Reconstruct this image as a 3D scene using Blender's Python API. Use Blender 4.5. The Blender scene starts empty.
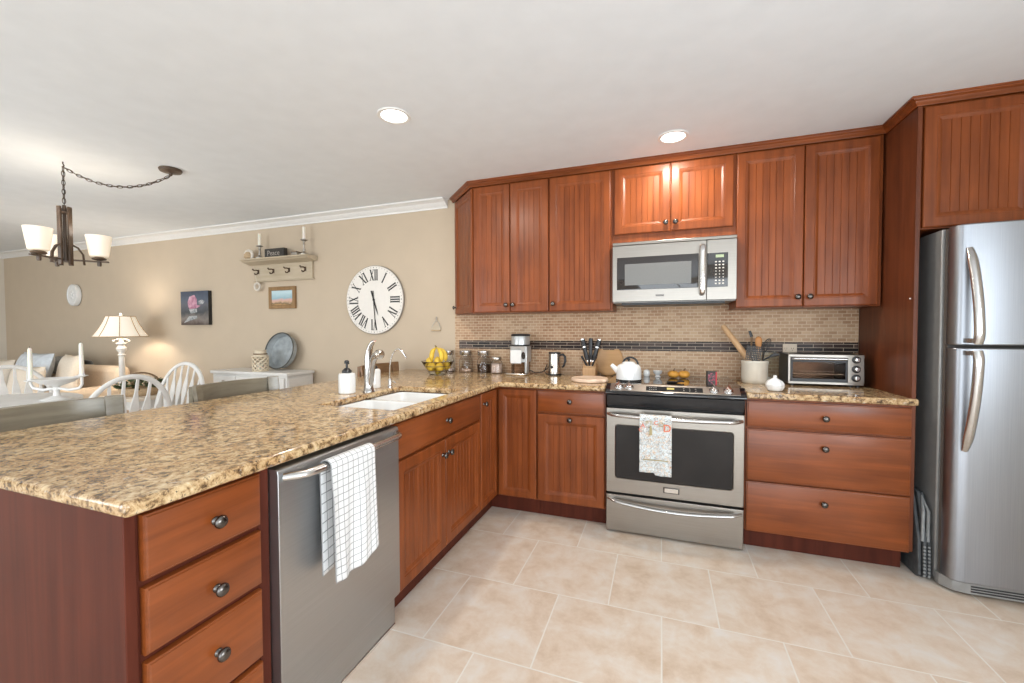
import bpy, bmesh, math, random
from math import sin, cos, pi, radians, sqrt
from mathutils import Vector, Matrix

S = bpy.context.scene
COL = S.collection
rnd = random.Random(7)

# ------------------------------------------------------------ camera, world, light, exposure
cam_d = bpy.data.cameras.new('camera')
cam = bpy.data.objects.new('camera', cam_d)
COL.objects.link(cam)
cam_d.sensor_width = 36.0
cam_d.lens = 416.95 / 1024 * 36.0
cam_d.clip_start = 0.05
cam.matrix_world = (Matrix.Translation((0.317, -3.274, 1.25)) @ Matrix.Rotation(radians(19.659), 4, 'Z')
                    @ Matrix.Rotation(radians(90 - 1.553), 4, 'X') @ Matrix.Rotation(radians(-0.188), 4, 'Z'))
S.camera = cam
S.view_settings.view_transform = 'Standard'
S.view_settings.look = 'None'
S.view_settings.gamma = 1.0
S.view_settings.use_curve_mapping = False
S.view_settings.exposure = 0.12

world = bpy.data.worlds.new('world')
S.world = world
world.use_nodes = True
wn = world.node_tree.nodes
wn['Background'].inputs['Color'].default_value = (0.86, 0.93, 1.0, 1)
wn['Background'].inputs['Strength'].default_value = 1.0


def area(name, loc, rot, sx, sy, power, color=(1, 1, 1), spread=180):
    d = bpy.data.lights.new(name, 'AREA')
    d.shape = 'RECTANGLE'
    d.size, d.size_y = sx, sy
    d.energy = power
    d.color = color
    d.spread = radians(spread)
    o = bpy.data.objects.new(name, d)
    COL.objects.link(o)
    o.location = loc
    o.rotation_euler = [radians(a) for a in rot]
    return o


# daylight through the sliding door behind the camera, the side window, and living-room windows added unseen to light the dining side
area('door_daylight', (0.8, -5.75, 1.15), (90, 0, 0), 3.0, 2.1, 78, (0.86, 0.94, 1.0))
area('window_daylight', (2.6, -3.6, 1.35), (90, 0, 90), 1.7, 1.3, 86, (0.84, 0.93, 1.0))
area('living_side_fill', (-4.6, -5.75, 1.3), (90, 0, 0), 3.6, 1.7, 128, (0.90, 0.96, 1.0))


# ------------------------------------------------------------ materials
MATS = {}


def nt(name):
    m = bpy.data.materials.new(name)
    m.use_nodes = True
    t = m.node_tree
    b = t.nodes['Principled BSDF']
    MATS[name] = m
    return m, t, b


def lk(t, a, b):
    t.links.new(a, b)


def nd(t, kind, **kw):
    n = t.nodes.new(kind)
    for k, v in kw.items():
        if k in n.inputs:
            n.inputs[k].default_value = v
        else:
            setattr(n, k, v)
    return n


def ramp(t, fac, stops, interp='LINEAR'):
    r = t.nodes.new('ShaderNodeValToRGB')
    r.color_ramp.interpolation = interp
    e = r.color_ramp.elements
    while len(e) < len(stops):
        e.new(0.5)
    for i, (p, c) in enumerate(stops):
        e[i].position = p
        e[i].color = (*c, 1)
    lk(t, fac, r.inputs[0])
    return r


def coords(t, scale=(1, 1, 1), loc=(0, 0, 0), rot=(0, 0, 0), kind='Object'):
    tc = t.nodes.new('ShaderNodeTexCoord')
    mp = t.nodes.new('ShaderNodeMapping')
    mp.inputs['Scale'].default_value = scale
    mp.inputs['Location'].default_value = loc
    mp.inputs['Rotation'].default_value = rot
    lk(t, tc.outputs[kind], mp.inputs[0])
    return mp.outputs[0]


def plain(name, col, rough=0.5, metal=0.0, var=0.06, scale=30, coat=0.0, bump=0.0, **kw):
    """a plain surface with a little procedural variation of its own colour"""
    m, t, b = nt(name)
    v = coords(t)
    n = nd(t, 'ShaderNodeTexNoise', Scale=scale, Detail=3.0)
    lk(t, v, n.inputs['Vector'])
    lo = [max(0, c * (1 - var)) for c in col]
    hi = [min(1, c * (1 + var)) for c in col]
    r = ramp(t, n.outputs['Fac'], [(0.3, lo), (0.7, hi)])
    lk(t, r.outputs[0], b.inputs['Base Color'])
    b.inputs['Roughness'].default_value = rough
    b.inputs['Metallic'].default_value = metal
    b.inputs['Coat Weight'].default_value = coat
    if bump:
        bp = nd(t, 'ShaderNodeBump', Strength=bump, Distance=0.002)
        lk(t, n.outputs['Fac'], bp.inputs['Height'])
        lk(t, bp.outputs[0], b.inputs['Normal'])
    for k, x in kw.items():
        b.inputs[k.replace('_', ' ')].default_value = x
    return m


def wood(name, c0, c1, grain=(26, 26, 1.6), rough=0.37, coat=0.09, rand=True):
    m, t, b = nt(name)
    tc = t.nodes.new('ShaderNodeTexCoord')
    oi = t.nodes.new('ShaderNodeObjectInfo')
    ad = nd(t, 'ShaderNodeVectorMath', operation='ADD')
    sc = nd(t, 'ShaderNodeVectorMath', operation='SCALE', Scale=9.0)
    cb = t.nodes.new('ShaderNodeCombineXYZ')
    for i in range(3):
        lk(t, oi.outputs['Random'], cb.inputs[i])
    lk(t, cb.outputs[0], sc.inputs[0])
    lk(t, tc.outputs['Object'], ad.inputs[0])
    lk(t, sc.outputs[0], ad.inputs[1])
    mp = t.nodes.new('ShaderNodeMapping')
    mp.inputs['Scale'].default_value = grain
    lk(t, ad.outputs[0], mp.inputs[0])
    n1 = nd(t, 'ShaderNodeTexNoise', Scale=1.0, Detail=5.0, Roughness=0.6, Distortion=0.4)
    lk(t, mp.outputs[0], n1.inputs['Vector'])
    n2 = nd(t, 'ShaderNodeTexNoise', Scale=4.0, Detail=3.0)
    lk(t, ad.outputs[0], n2.inputs['Vector'])
    mx = nd(t, 'ShaderNodeMath', operation='MULTIPLY_ADD')
    mx.inputs[1].default_value = 0.68
    lk(t, n1.outputs['Fac'], mx.inputs[0])
    m2 = nd(t, 'ShaderNodeMath', operation='MULTIPLY')
    m2.inputs[1].default_value = 0.32
    lk(t, n2.outputs['Fac'], m2.inputs[0])
    lk(t, m2.outputs[0], mx.inputs[2])
    r = ramp(t, mx.outputs[0], [(0.3, c0), (0.7, c1)])
    lk(t, r.outputs[0], b.inputs['Base Color'])
    b.inputs['Roughness'].default_value = rough
    b.inputs['Coat Weight'].default_value = coat
    b.inputs['Coat Roughness'].default_value = 0.26
    b.inputs['Specular IOR Level'].default_value = 0.3
    return m


CH0, CH1 = (0.120, 0.0265, 0.0055), (0.290, 0.0735, 0.0165)
wood('cherry', CH0, CH1)
wood('cherry_cross_x', CH0, CH1, grain=(1.6, 26, 26), rough=0.32, coat=0.32)
wood('cherry_cross_y', CH0, CH1, grain=(26, 1.6, 26), rough=0.32, coat=0.32)
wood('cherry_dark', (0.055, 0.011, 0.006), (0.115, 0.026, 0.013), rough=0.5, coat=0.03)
wood('cherry_panel_shaded', (0.070, 0.017, 0.006), (0.175, 0.047, 0.016), rough=0.42, coat=0.05)  # cherry with the shade on the tall side panel put into its colour
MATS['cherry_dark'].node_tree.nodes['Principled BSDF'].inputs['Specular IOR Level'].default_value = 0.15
wood('light_wood', (0.50, 0.29, 0.14), (0.70, 0.45, 0.25), rough=0.45, coat=0.05)
wood('board_wood', (0.42, 0.22, 0.09), (0.58, 0.34, 0.15), grain=(3, 30, 30), rough=0.4, coat=0.1)
wood('grey_wood', (0.13, 0.11, 0.08), (0.26, 0.225, 0.165), grain=(20, 2.5, 30), rough=0.22, coat=0.5)
wood('brown_wood', (0.16, 0.085, 0.04), (0.27, 0.15, 0.075), grain=(20, 2.5, 30), rough=0.3, coat=0.3)
wood('shelf_paint', (0.45, 0.37, 0.26), (0.57, 0.48, 0.36), grain=(3, 30, 30), rough=0.55, coat=0)
wood('frame_wood', (0.22, 0.12, 0.05), (0.36, 0.22, 0.10), rough=0.45, coat=0.05)
wood('dark_bronze', (0.045, 0.03, 0.02), (0.13, 0.08, 0.05), grain=(30, 30, 4), rough=0.35, coat=0.2)

plain('ceiling_paint', (0.805, 0.84, 0.875), 0.9, var=0.02, scale=8)
plain('wall_paint', (0.55, 0.448, 0.335), 0.85, var=0.02, scale=5)
plain('wall_paint_plain', (0.70, 0.64, 0.55), 0.85, var=0.02, scale=5)
plain('white_trim', (0.80, 0.79, 0.77), 0.45, var=0.02)
plain('white_paint', (0.78, 0.765, 0.74), 0.4, var=0.05, scale=14)
plain('buffet_paint', (0.74, 0.72, 0.69), 0.45, var=0.05, scale=9)
plain('silver_paint', (0.50, 0.51, 0.51), 0.32, 0.55, var=0.05)
plain('cream_lattice', (0.70, 0.60, 0.45), 0.5, var=0.06)
plain('porcelain', (0.80, 0.80, 0.79), 0.12, var=0.02, coat=0.5)
plain('crock_glaze', (0.70, 0.64, 0.54), 0.22, var=0.05, scale=20, coat=0.4)
plain('black_plastic', (0.018, 0.018, 0.02), 0.35, var=0.2)
plain('black_gloss', (0.012, 0.012, 0.014), 0.05, var=0.2, coat=0.6)
plain('dark_glass', (0.02, 0.017, 0.017), 0.04, var=0.2, coat=0.5)
plain('oven_glass', (0.016, 0.013, 0.012), 0.06, var=0.3, scale=4, coat=0.0)
plain('gasket', (0.10, 0.085, 0.075), 0.6, var=0.1)
plain('fridge_side', (0.30, 0.30, 0.295), 0.38, 0.35, var=0.04)
MATS['oven_glass'].node_tree.nodes['Principled BSDF'].inputs['Specular IOR Level'].default_value = 0.3
plain('mesh_grey', (0.15, 0.15, 0.145), 0.3, var=0.1, scale=200)
plain('display_black', (0.008, 0.008, 0.009), 0.5, var=0.2, Specular_IOR_Level=0.15)
plain('black_metal', (0.03, 0.028, 0.027), 0.4, 0.3, var=0.2)
plain('satin_steel', (0.50, 0.48, 0.46), 0.22, 1.0, var=0.06)
plain('liner_brown', (0.30, 0.22, 0.17), 0.35, 0.6, var=0.15)
plain('chrome', (0.82, 0.82, 0.82), 0.09, 1.0, var=0.03)
plain('pewter', (0.13, 0.118, 0.11), 0.25, 1.0, var=0.12, scale=60)
plain('satin_nickel', (0.62, 0.58, 0.53), 0.24, 1.0, var=0.05)
plain('galvanized', (0.36, 0.39, 0.405), 0.5, 0.2, var=0.22, scale=16)
plain('galvanized_rim', (0.11, 0.11, 0.10), 0.5, 0.6, var=0.3, scale=16)
plain('brass', (0.42, 0.28, 0.10), 0.35, 1.0, var=0.2)
plain('aged_silver', (0.40, 0.37, 0.33), 0.4, 0.8, var=0.2)
plain('candle_wax', (0.86, 0.82, 0.72), 0.5, var=0.02, Subsurface_Weight=0.2)
plain('sofa_fabric', (0.72, 0.57, 0.42), 0.9, var=0.06, scale=60, bump=0.2)
plain('cream_fabric', (0.78, 0.68, 0.56), 0.9, var=0.05, scale=60, bump=0.2)
plain('blue_white_fabric', (0.66, 0.70, 0.74), 0.9, var=0.10, scale=18, bump=0.2)
plain('grey_fabric', (0.28, 0.27, 0.25), 0.95, var=0.2, scale=18, bump=0.3)
plain('leaf', (0.055, 0.085, 0.03), 0.5, var=0.5, scale=40)
plain('banana_skin', (0.74, 0.50, 0.05), 0.45, var=0.12, scale=18)
plain('banana_tip', (0.16, 0.11, 0.03), 0.6)
plain('lemon_skin', (0.70, 0.46, 0.045), 0.4, var=0.10, scale=40, bump=0.25)
plain('pumpkin_skin', (0.75, 0.36, 0.06), 0.45, var=0.18, scale=14)
plain('stem_brown', (0.20, 0.12, 0.06), 0.7)
plain('sign_black', (0.035, 0.03, 0.025), 0.6, var=0.3)
plain('clock_face', (0.80, 0.755, 0.70), 0.55, var=0.02)
plain('clock_edge', (0.30, 0.27, 0.24), 0.5, var=0.1)
plain('ink_black', (0.015, 0.014, 0.013), 0.6)
plain('ink_white', (0.72, 0.68, 0.62), 0.7)
plain('ink_grey', (0.36, 0.32, 0.28), 0.7)
plain('ink_orange', (0.70, 0.16, 0.07), 0.8)
plain('ink_olive', (0.42, 0.34, 0.18), 0.8)
plain('ink_red', (0.60, 0.03, 0.05), 0.5)
plain('coffee_beans', (0.10, 0.045, 0.02), 0.7, var=0.6, scale=160)
plain('rice_grains', (0.62, 0.40, 0.27), 0.7, var=0.3, scale=200)
plain('sugar_pink', (0.80, 0.60, 0.50), 0.7, var=0.08, scale=100)
plain('bead_white', (0.70, 0.64, 0.56), 0.6, var=0.1)
plain('outlet_plastic', (0.62, 0.50, 0.37), 0.4, var=0.03)
wood('orange_wood', (0.42, 0.17, 0.05), (0.56, 0.26, 0.09), rough=0.45, coat=0.05)
plain('pale_pink_wood', (0.74, 0.55, 0.41), 0.35, var=0.10, scale=9)
plain('rope_tan', (0.50, 0.36, 0.22), 0.9, var=0.2, scale=90)
plain('stool_fabric', (0.075, 0.08, 0.085), 0.7, var=0.3, scale=30)
plain('stool_strut', (0.24, 0.25, 0.25), 0.45, var=0.2)


def emit(name, col, strength, base=None):
    m, t, b = nt(name)
    n = nd(t, 'ShaderNodeTexNoise', Scale=6.0)
    r = ramp(t, n.outputs['Fac'], [(0.0, [c * 0.96 for c in col]), (1.0, col)])
    lk(t, coords(t), n.inputs['Vector'])
    lk(t, r.outputs[0], b.inputs['Emission Color'])
    b.inputs['Emission Strength'].default_value = strength
    b.inputs['Base Color'].default_value = (*(base or col), 1)
    b.inputs['Roughness'].default_value = 0.4
    return m


emit('downlight_lens', (1, 0.97, 0.92), 5.0)
emit('shade_glow', (1.0, 0.78, 0.50), 0.34, (0.85, 0.80, 0.72))
emit('bulb_glow', (1.0, 0.88, 0.68), 9.0)
emit('lampshade_glow', (1.0, 0.83, 0.62), 0.34, (0.85, 0.80, 0.72))
emit('green_display', (0.30, 0.36, 0.22), 0.35)
emit('amber_display', (0.45, 0.36, 0.08), 0.3)


def glass(name, col=(1, 1, 1), rough=0.0, trans=1.0, ior=1.3):
    m, t, b = nt(name)
    n = nd(t, 'ShaderNodeTexNoise', Scale=9.0)
    lk(t, coords(t), n.inputs['Vector'])
    r = ramp(t, n.outputs['Fac'], [(0.0, [c * 0.97 for c in col]), (1.0, col)])
    lk(t, r.outputs[0], b.inputs['Base Color'])
    b.inputs['Transmission Weight'].default_value = trans
    b.inputs['Roughness'].default_value = rough
    b.inputs['IOR'].default_value = ior
    return m


glass('clear_glass', (0.97, 0.98, 0.98))
glass('bowl_glass', (0.93, 0.94, 0.90))
glass('board_glass', (0.90, 0.93, 0.88))
glass('smoked_glass', (0.62, 0.52, 0.45), rough=0.06, ior=1.12)


def brushed(name, col, rough, sc, metal=1.0, aniso=0.5):
    m, t, b = nt(name)
    v = coords(t, scale=sc)
    n = nd(t, 'ShaderNodeTexNoise', Scale=1.0, Detail=2.0)
    lk(t, v, n.inputs['Vector'])
    r = ramp(t, n.outputs['Fac'], [(0.25, [c * 0.93 for c in col]), (0.75, [min(1, c * 1.05) for c in col])])
    lk(t, r.outputs[0], b.inputs['Base Color'])
    mr = nd(t, 'ShaderNodeMapRange')
    mr.inputs[3].default_value = rough - 0.06
    mr.inputs[4].default_value = rough + 0.06
    lk(t, n.outputs['Fac'], mr.inputs[0])
    lk(t, mr.outputs[0], b.inputs['Roughness'])
    b.inputs['Metallic'].default_value = metal
    return m


brushed('steel_x', (0.33, 0.302, 0.27), 0.32, (3, 300, 400))
brushed('steel_y', (0.47, 0.475, 0.48), 0.40, (300, 3, 400))
brushed('steel_z', (0.335, 0.35, 0.38), 0.36, (400, 400, 3))
brushed('steel_bar', (0.60, 0.59, 0.58), 0.24, (3, 200, 200))


def granite():
    m, t, b = nt('granite')
    v = coords(t)
    big = nd(t, 'ShaderNodeTexNoise', Scale=6.0, Detail=3.0, Distortion=0.6)
    mid = nd(t, 'ShaderNodeTexNoise', Scale=44.0, Detail=7.0, Roughness=0.74, Distortion=0.5)
    cool = nd(t, 'ShaderNodeTexNoise', Scale=30.0, Detail=5.0, Roughness=0.7)
    spk = nd(t, 'ShaderNodeTexNoise', Scale=70.0, Detail=4.0, Roughness=0.75)
    for n in (big, mid):
        lk(t, v, n.inputs['Vector'])
    lk(t, coords(t, loc=(3, 5, 7)), spk.inputs['Vector'])
    lk(t, coords(t, loc=(13, 2, 5)), cool.inputs['Vector'])
    base = ramp(t, mid.outputs['Fac'], [(0.36, (0.06, 0.036, 0.02)), (0.43, (0.22, 0.135, 0.065)), (0.475, (0.42, 0.275, 0.14)),
                                       (0.535, (0.56, 0.40, 0.22)), (0.61, (0.66, 0.515, 0.32)), (0.70, (0.74, 0.63, 0.45))])
    tint = ramp(t, big.outputs['Fac'], [(0.38, (0.86, 0.74, 0.62)), (0.60, (1.0, 0.99, 0.97))])
    mul = nd(t, 'ShaderNodeMix', data_type='RGBA', blend_type='MULTIPLY')
    mul.inputs[0].default_value = 0.7
    lk(t, base.outputs[0], mul.inputs[6])
    lk(t, tint.outputs[0], mul.inputs[7])
    # grey-white quartz patches
    chip = ramp(t, cool.outputs['Fac'], [(0.60, (0, 0, 0)), (0.66, (0.6, 0.6, 0.6))])
    m1 = nd(t, 'ShaderNodeMix', data_type='RGBA')
    lk(t, chip.outputs[0], m1.inputs[0])
    lk(t, mul.outputs[2], m1.inputs[6])
    m1.inputs[7].default_value = (0.58, 0.53, 0.46, 1)
    # black / brown specks
    dk = ramp(t, spk.outputs['Fac'], [(0.345, (1, 1, 1)), (0.40, (0, 0, 0))])
    m2 = nd(t, 'ShaderNodeMix', data_type='RGBA')
    lk(t, dk.outputs[0], m2.inputs[0])
    lk(t, m1.outputs[2], m2.inputs[6])
    m2.inputs[7].default_value = (0.035, 0.027, 0.023, 1)
    lk(t, m2.outputs[2], b.inputs['Base Color'])
    b.inputs['Roughness'].default_value = 0.12
    b.inputs['Specular IOR Level'].default_value = 0.5


granite()


def floor_tiles():
    m, t, b = nt('floor_tile')
    W = 0.4575
    v = coords(t, loc=(-0.327 + 40 * W, 0.918 + 41 * W, 0))
    br = nd(t, 'ShaderNodeTexBrick', Scale=1.0)
    br.inputs['Brick Width'].default_value = W
    br.inputs['Row Height'].default_value = W
    br.inputs['Mortar Size'].default_value = 0.0032
    br.inputs['Mortar Smooth'].default_value = 0.1
    br.inputs['Bias'].default_value = 0.0
    br.inputs['Color1'].default_value = (0.0, 0.0, 0.0, 1)
    br.inputs['Color2'].default_value = (1, 1, 1, 1)
    br.inputs['Mortar'].default_value = (0.5, 0.5, 0.5, 1)
    lk(t, v, br.inputs['Vector'])
    n = nd(t, 'ShaderNodeTexNoise', Scale=7.0, Detail=8.0, Roughness=0.66, Distortion=0.25)
    # shift the clouding per tile so that no two tiles match
    sh = nd(t, 'ShaderNodeVectorMath', operation='MULTIPLY_ADD')
    lk(t, br.outputs['Color'], sh.inputs[0])
    sh.inputs[1].default_value = (7, 3, 5)
    lk(t, v, sh.inputs[2])
    lk(t, sh.outputs[0], n.inputs['Vector'])
    r = ramp(t, n.outputs['Fac'], [(0.30, (0.53, 0.40, 0.295)), (0.46, (0.62, 0.505, 0.405)), (0.58, (0.655, 0.575, 0.495)), (0.70, (0.67, 0.625, 0.58))])
    mx = nd(t, 'ShaderNodeMix', data_type='RGBA')
    lk(t, br.outputs['Fac'], mx.inputs[0])
    lk(t, r.outputs[0], mx.inputs[6])
    mx.inputs[7].default_value = (0.70, 0.66, 0.60, 1)
    lk(t, mx.outputs[2], b.inputs['Base Color'])
    b.inputs['Roughness'].default_value = 0.38
    bp = nd(t, 'ShaderNodeBump', Strength=0.5, Distance=0.002)
    bp.invert = True
    lk(t, br.outputs['Fac'], bp.inputs['Height'])
    lk(t, bp.outputs[0], b.inputs['Normal'])


floor_tiles()


def mosaic(name, w, h, c_lo, c_mid, c_hi, grout, gsize, rough, off=(0, 0)):
    m, t, b = nt(name)
    tc = t.nodes.new('ShaderNodeTexCoord')
    sp = t.nodes.new('ShaderNodeSeparateXYZ')
    cb = t.nodes.new('ShaderNodeCombineXYZ')
    lk(t, tc.outputs['Object'], sp.inputs[0])
    ax = nd(t, 'ShaderNodeMath', operation='ADD')
    ax.inputs[1].default_value = 20 * w + off[0]
    az = nd(t, 'ShaderNodeMath', operation='ADD')
    az.inputs[1].default_value = 20 * h + off[1]
    lk(t, sp.outputs[0], ax.inputs[0])
    lk(t, sp.outputs[2], az.inputs[0])
    lk(t, ax.outputs[0], cb.inputs[0])
    lk(t, az.outputs[0], cb.inputs[1])
    br = nd(t, 'ShaderNodeTexBrick', Scale=1.0)
    br.inputs['Brick Width'].default_value = w
    br.inputs['Row Height'].default_value = h
    br.inputs['Mortar Size'].default_value = gsize
    br.inputs['Mortar Smooth'].default_value = 0.1
    br.inputs['Color1'].default_value = (0, 0, 0, 1)
    br.inputs['Color2'].default_value = (1, 1, 1, 1)
    lk(t, cb.outputs[0], br.inputs['Vector'])
    r = ramp(t, br.outputs['Color'], [(0.05, c_lo), (0.5, c_mid), (0.95, c_hi)])
    n = nd(t, 'ShaderNodeTexNoise', Scale=2.2, Detail=2.0)
    lk(t, tc.outputs['Object'], n.inputs['Vector'])
    tint = ramp(t, n.outputs['Fac'], [(0.40, (0.84, 0.72, 0.66)), (0.58, (1, 1, 1))])
    mu = nd(t, 'ShaderNodeMix', data_type='RGBA', blend_type='MULTIPLY')
    mu.inputs[0].default_value = 0.8
    lk(t, r.outputs[0], mu.inputs[6])
    lk(t, tint.outputs[0], mu.inputs[7])
    mx = nd(t, 'ShaderNodeMix', data_type='RGBA')
    lk(t, br.outputs['Fac'], mx.inputs[0])
    lk(t, mu.outputs[2], mx.inputs[6])
    mx.inputs[7].default_value = (*grout, 1)
    lk(t, mx.outputs[2], b.inputs['Base Color'])
    b.inputs['Roughness'].default_value = rough
    bp = nd(t, 'ShaderNodeBump', Strength=0.4, Distance=0.0015)
    bp.invert = True
    lk(t, br.outputs['Fac'], bp.inputs['Height'])
    lk(t, bp.outputs[0], b.inputs['Normal'])


mosaic('stone_mosaic', 0.049, 0.0225, (0.40, 0.245, 0.14), (0.47, 0.305, 0.185), (0.54, 0.37, 0.235), (0.60, 0.46, 0.32), 0.0024, 0.5)
mosaic('glass_mosaic', 0.11, 0.0235, (0.010, 0.006, 0.005), (0.025, 0.014, 0.011), (0.075, 0.045, 0.036), (0.42, 0.33, 0.25), 0.0017, 0.35)
MATS['glass_mosaic'].node_tree.nodes['Principled BSDF'].inputs['Specular IOR Level'].default_value = 0.25
MATS['stone_mosaic'].node_tree.nodes['Principled BSDF'].inputs['Specular IOR Level'].default_value = 0.3


def checked_towel():
    m, t, b = nt('checked_linen')
    uv = t.nodes.new('ShaderNodeUVMap')
    sp = t.nodes.new('ShaderNodeSeparateXYZ')
    lk(t, uv.outputs[0], sp.inputs[0])
    outs = []
    for i, k in ((0, 1 / 0.024), (1, 1 / 0.024)):
        mu = nd(t, 'ShaderNodeMath', operation='MULTIPLY')
        mu.inputs[1].default_value = k
        fr = nd(t, 'ShaderNodeMath', operation='FRACT')
        lt = nd(t, 'ShaderNodeMath', operation='LESS_THAN')
        lt.inputs[1].default_value = 0.11
        lk(t, sp.outputs[i], mu.inputs[0])
        lk(t, mu.outputs[0], fr.inputs[0])
        lk(t, fr.outputs[0], lt.inputs[0])
        outs.append(lt.outputs[0])
    mxm = nd(t, 'ShaderNodeMath', operation='MAXIMUM')
    lk(t, outs[0], mxm.inputs[0])
    lk(t, outs[1], mxm.inputs[1])
    mx = nd(t, 'ShaderNodeMix', data_type='RGBA')
    lk(t, mxm.outputs[0], mx.inputs[0])
    mx.inputs[6].default_value = (0.74, 0.74, 0.74, 1)
    mx.inputs[7].default_value = (0.30, 0.30, 0.30, 1)
    lk(t, mx.outputs[2], b.inputs['Base Color'])
    b.inputs['Roughness'].default_value = 0.9


checked_towel()


def blotch(name, stops, scale, axis_stops=None, axis=2, zr=(0, 1), rough=0.8):
    """noise-painted picture / print: clouds of several of its own colours, optionally banded along z"""
    m, t, b = nt(name)
    v = coords(t)
    n = nd(t, 'ShaderNodeTexNoise', Scale=scale, Detail=4.0, Distortion=1.0)
    lk(t, v, n.inputs['Vector'])
    if axis_stops is None:
        r = ramp(t, n.outputs['Fac'], stops)
        lk(t, r.outputs[0], b.inputs['Base Color'])
    else:
        sp = t.nodes.new('ShaderNodeSeparateXYZ')
        lk(t, v, sp.inputs[0])
        mr = nd(t, 'ShaderNodeMapRange')
        mr.inputs[1].default_value, mr.inputs[2].default_value = zr
        lk(t, sp.outputs[axis], mr.inputs[0])
        ad = nd(t, 'ShaderNodeMath', operation='MULTIPLY_ADD')
        ad.inputs[1].default_value = 0.35
        sb = nd(t, 'ShaderNodeMath', operation='SUBTRACT')
        lk(t, n.outputs['Fac'], ad.inputs[0])
        lk(t, mr.outputs[0], ad.inputs[2])
        lk(t, ad.outputs[0], sb.inputs[0])
        sb.inputs[1].default_value = 0.175
        r = ramp(t, sb.outputs[0], axis_stops)
        lk(t, r.outputs[0], b.inputs['Base Color'])
    b.inputs['Roughness'].default_value = rough


blotch('map_print', [(0.30, (0.42, 0.20, 0.10)), (0.38, (0.74, 0.64, 0.52)), (0.44, (0.78, 0.76, 0.72)), (0.47, (0.16, 0.17, 0.18)), (0.495, (0.20, 0.20, 0.20)), (0.515, (0.72, 0.75, 0.76)),
                     (0.58, (0.78, 0.78, 0.76)), (0.63, (0.45, 0.60, 0.68)), (0.70, (0.78, 0.72, 0.66))], 85)
blotch('dark_painting', None, 9, [(0.0, (0.10, 0.07, 0.06)), (0.18, (0.22, 0.19, 0.17)), (0.35, (0.07, 0.075, 0.08)), (0.55, (0.13, 0.13, 0.15)),
                                 (0.72, (0.10, 0.12, 0.16)), (1.0, (0.045, 0.055, 0.085))], zr=(0, 0.41))
blotch('landscape', None, 14, [(0.0, (0.40, 0.22, 0.10)), (0.2, (0.62, 0.36, 0.16)), (0.32, (0.20, 0.15, 0.08)), (0.42, (0.60, 0.38, 0.26)), (0.55, (0.62, 0.40, 0.36)),
                              (0.64, (0.30, 0.46, 0.52)), (1.0, (0.52, 0.66, 0.70))], zr=(0, 0.165))
blotch('pink_paint', [(0.35, (0.34, 0.12, 0.20)), (0.6, (0.62, 0.34, 0.42)), (0.75, (0.62, 0.55, 0.60))], 14)
blotch('grey_paint', [(0.35, (0.20, 0.22, 0.23)), (0.6, (0.50, 0.50, 0.50))], 18)
blotch('speckle_red', [(0.35, (0.02, 0.02, 0.02)), (0.5, (0.10, 0.10, 0.10)), (0.6, (0.50, 0.06, 0.12)), (0.72, (0.55, 0.50, 0.48))], 60)


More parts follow.
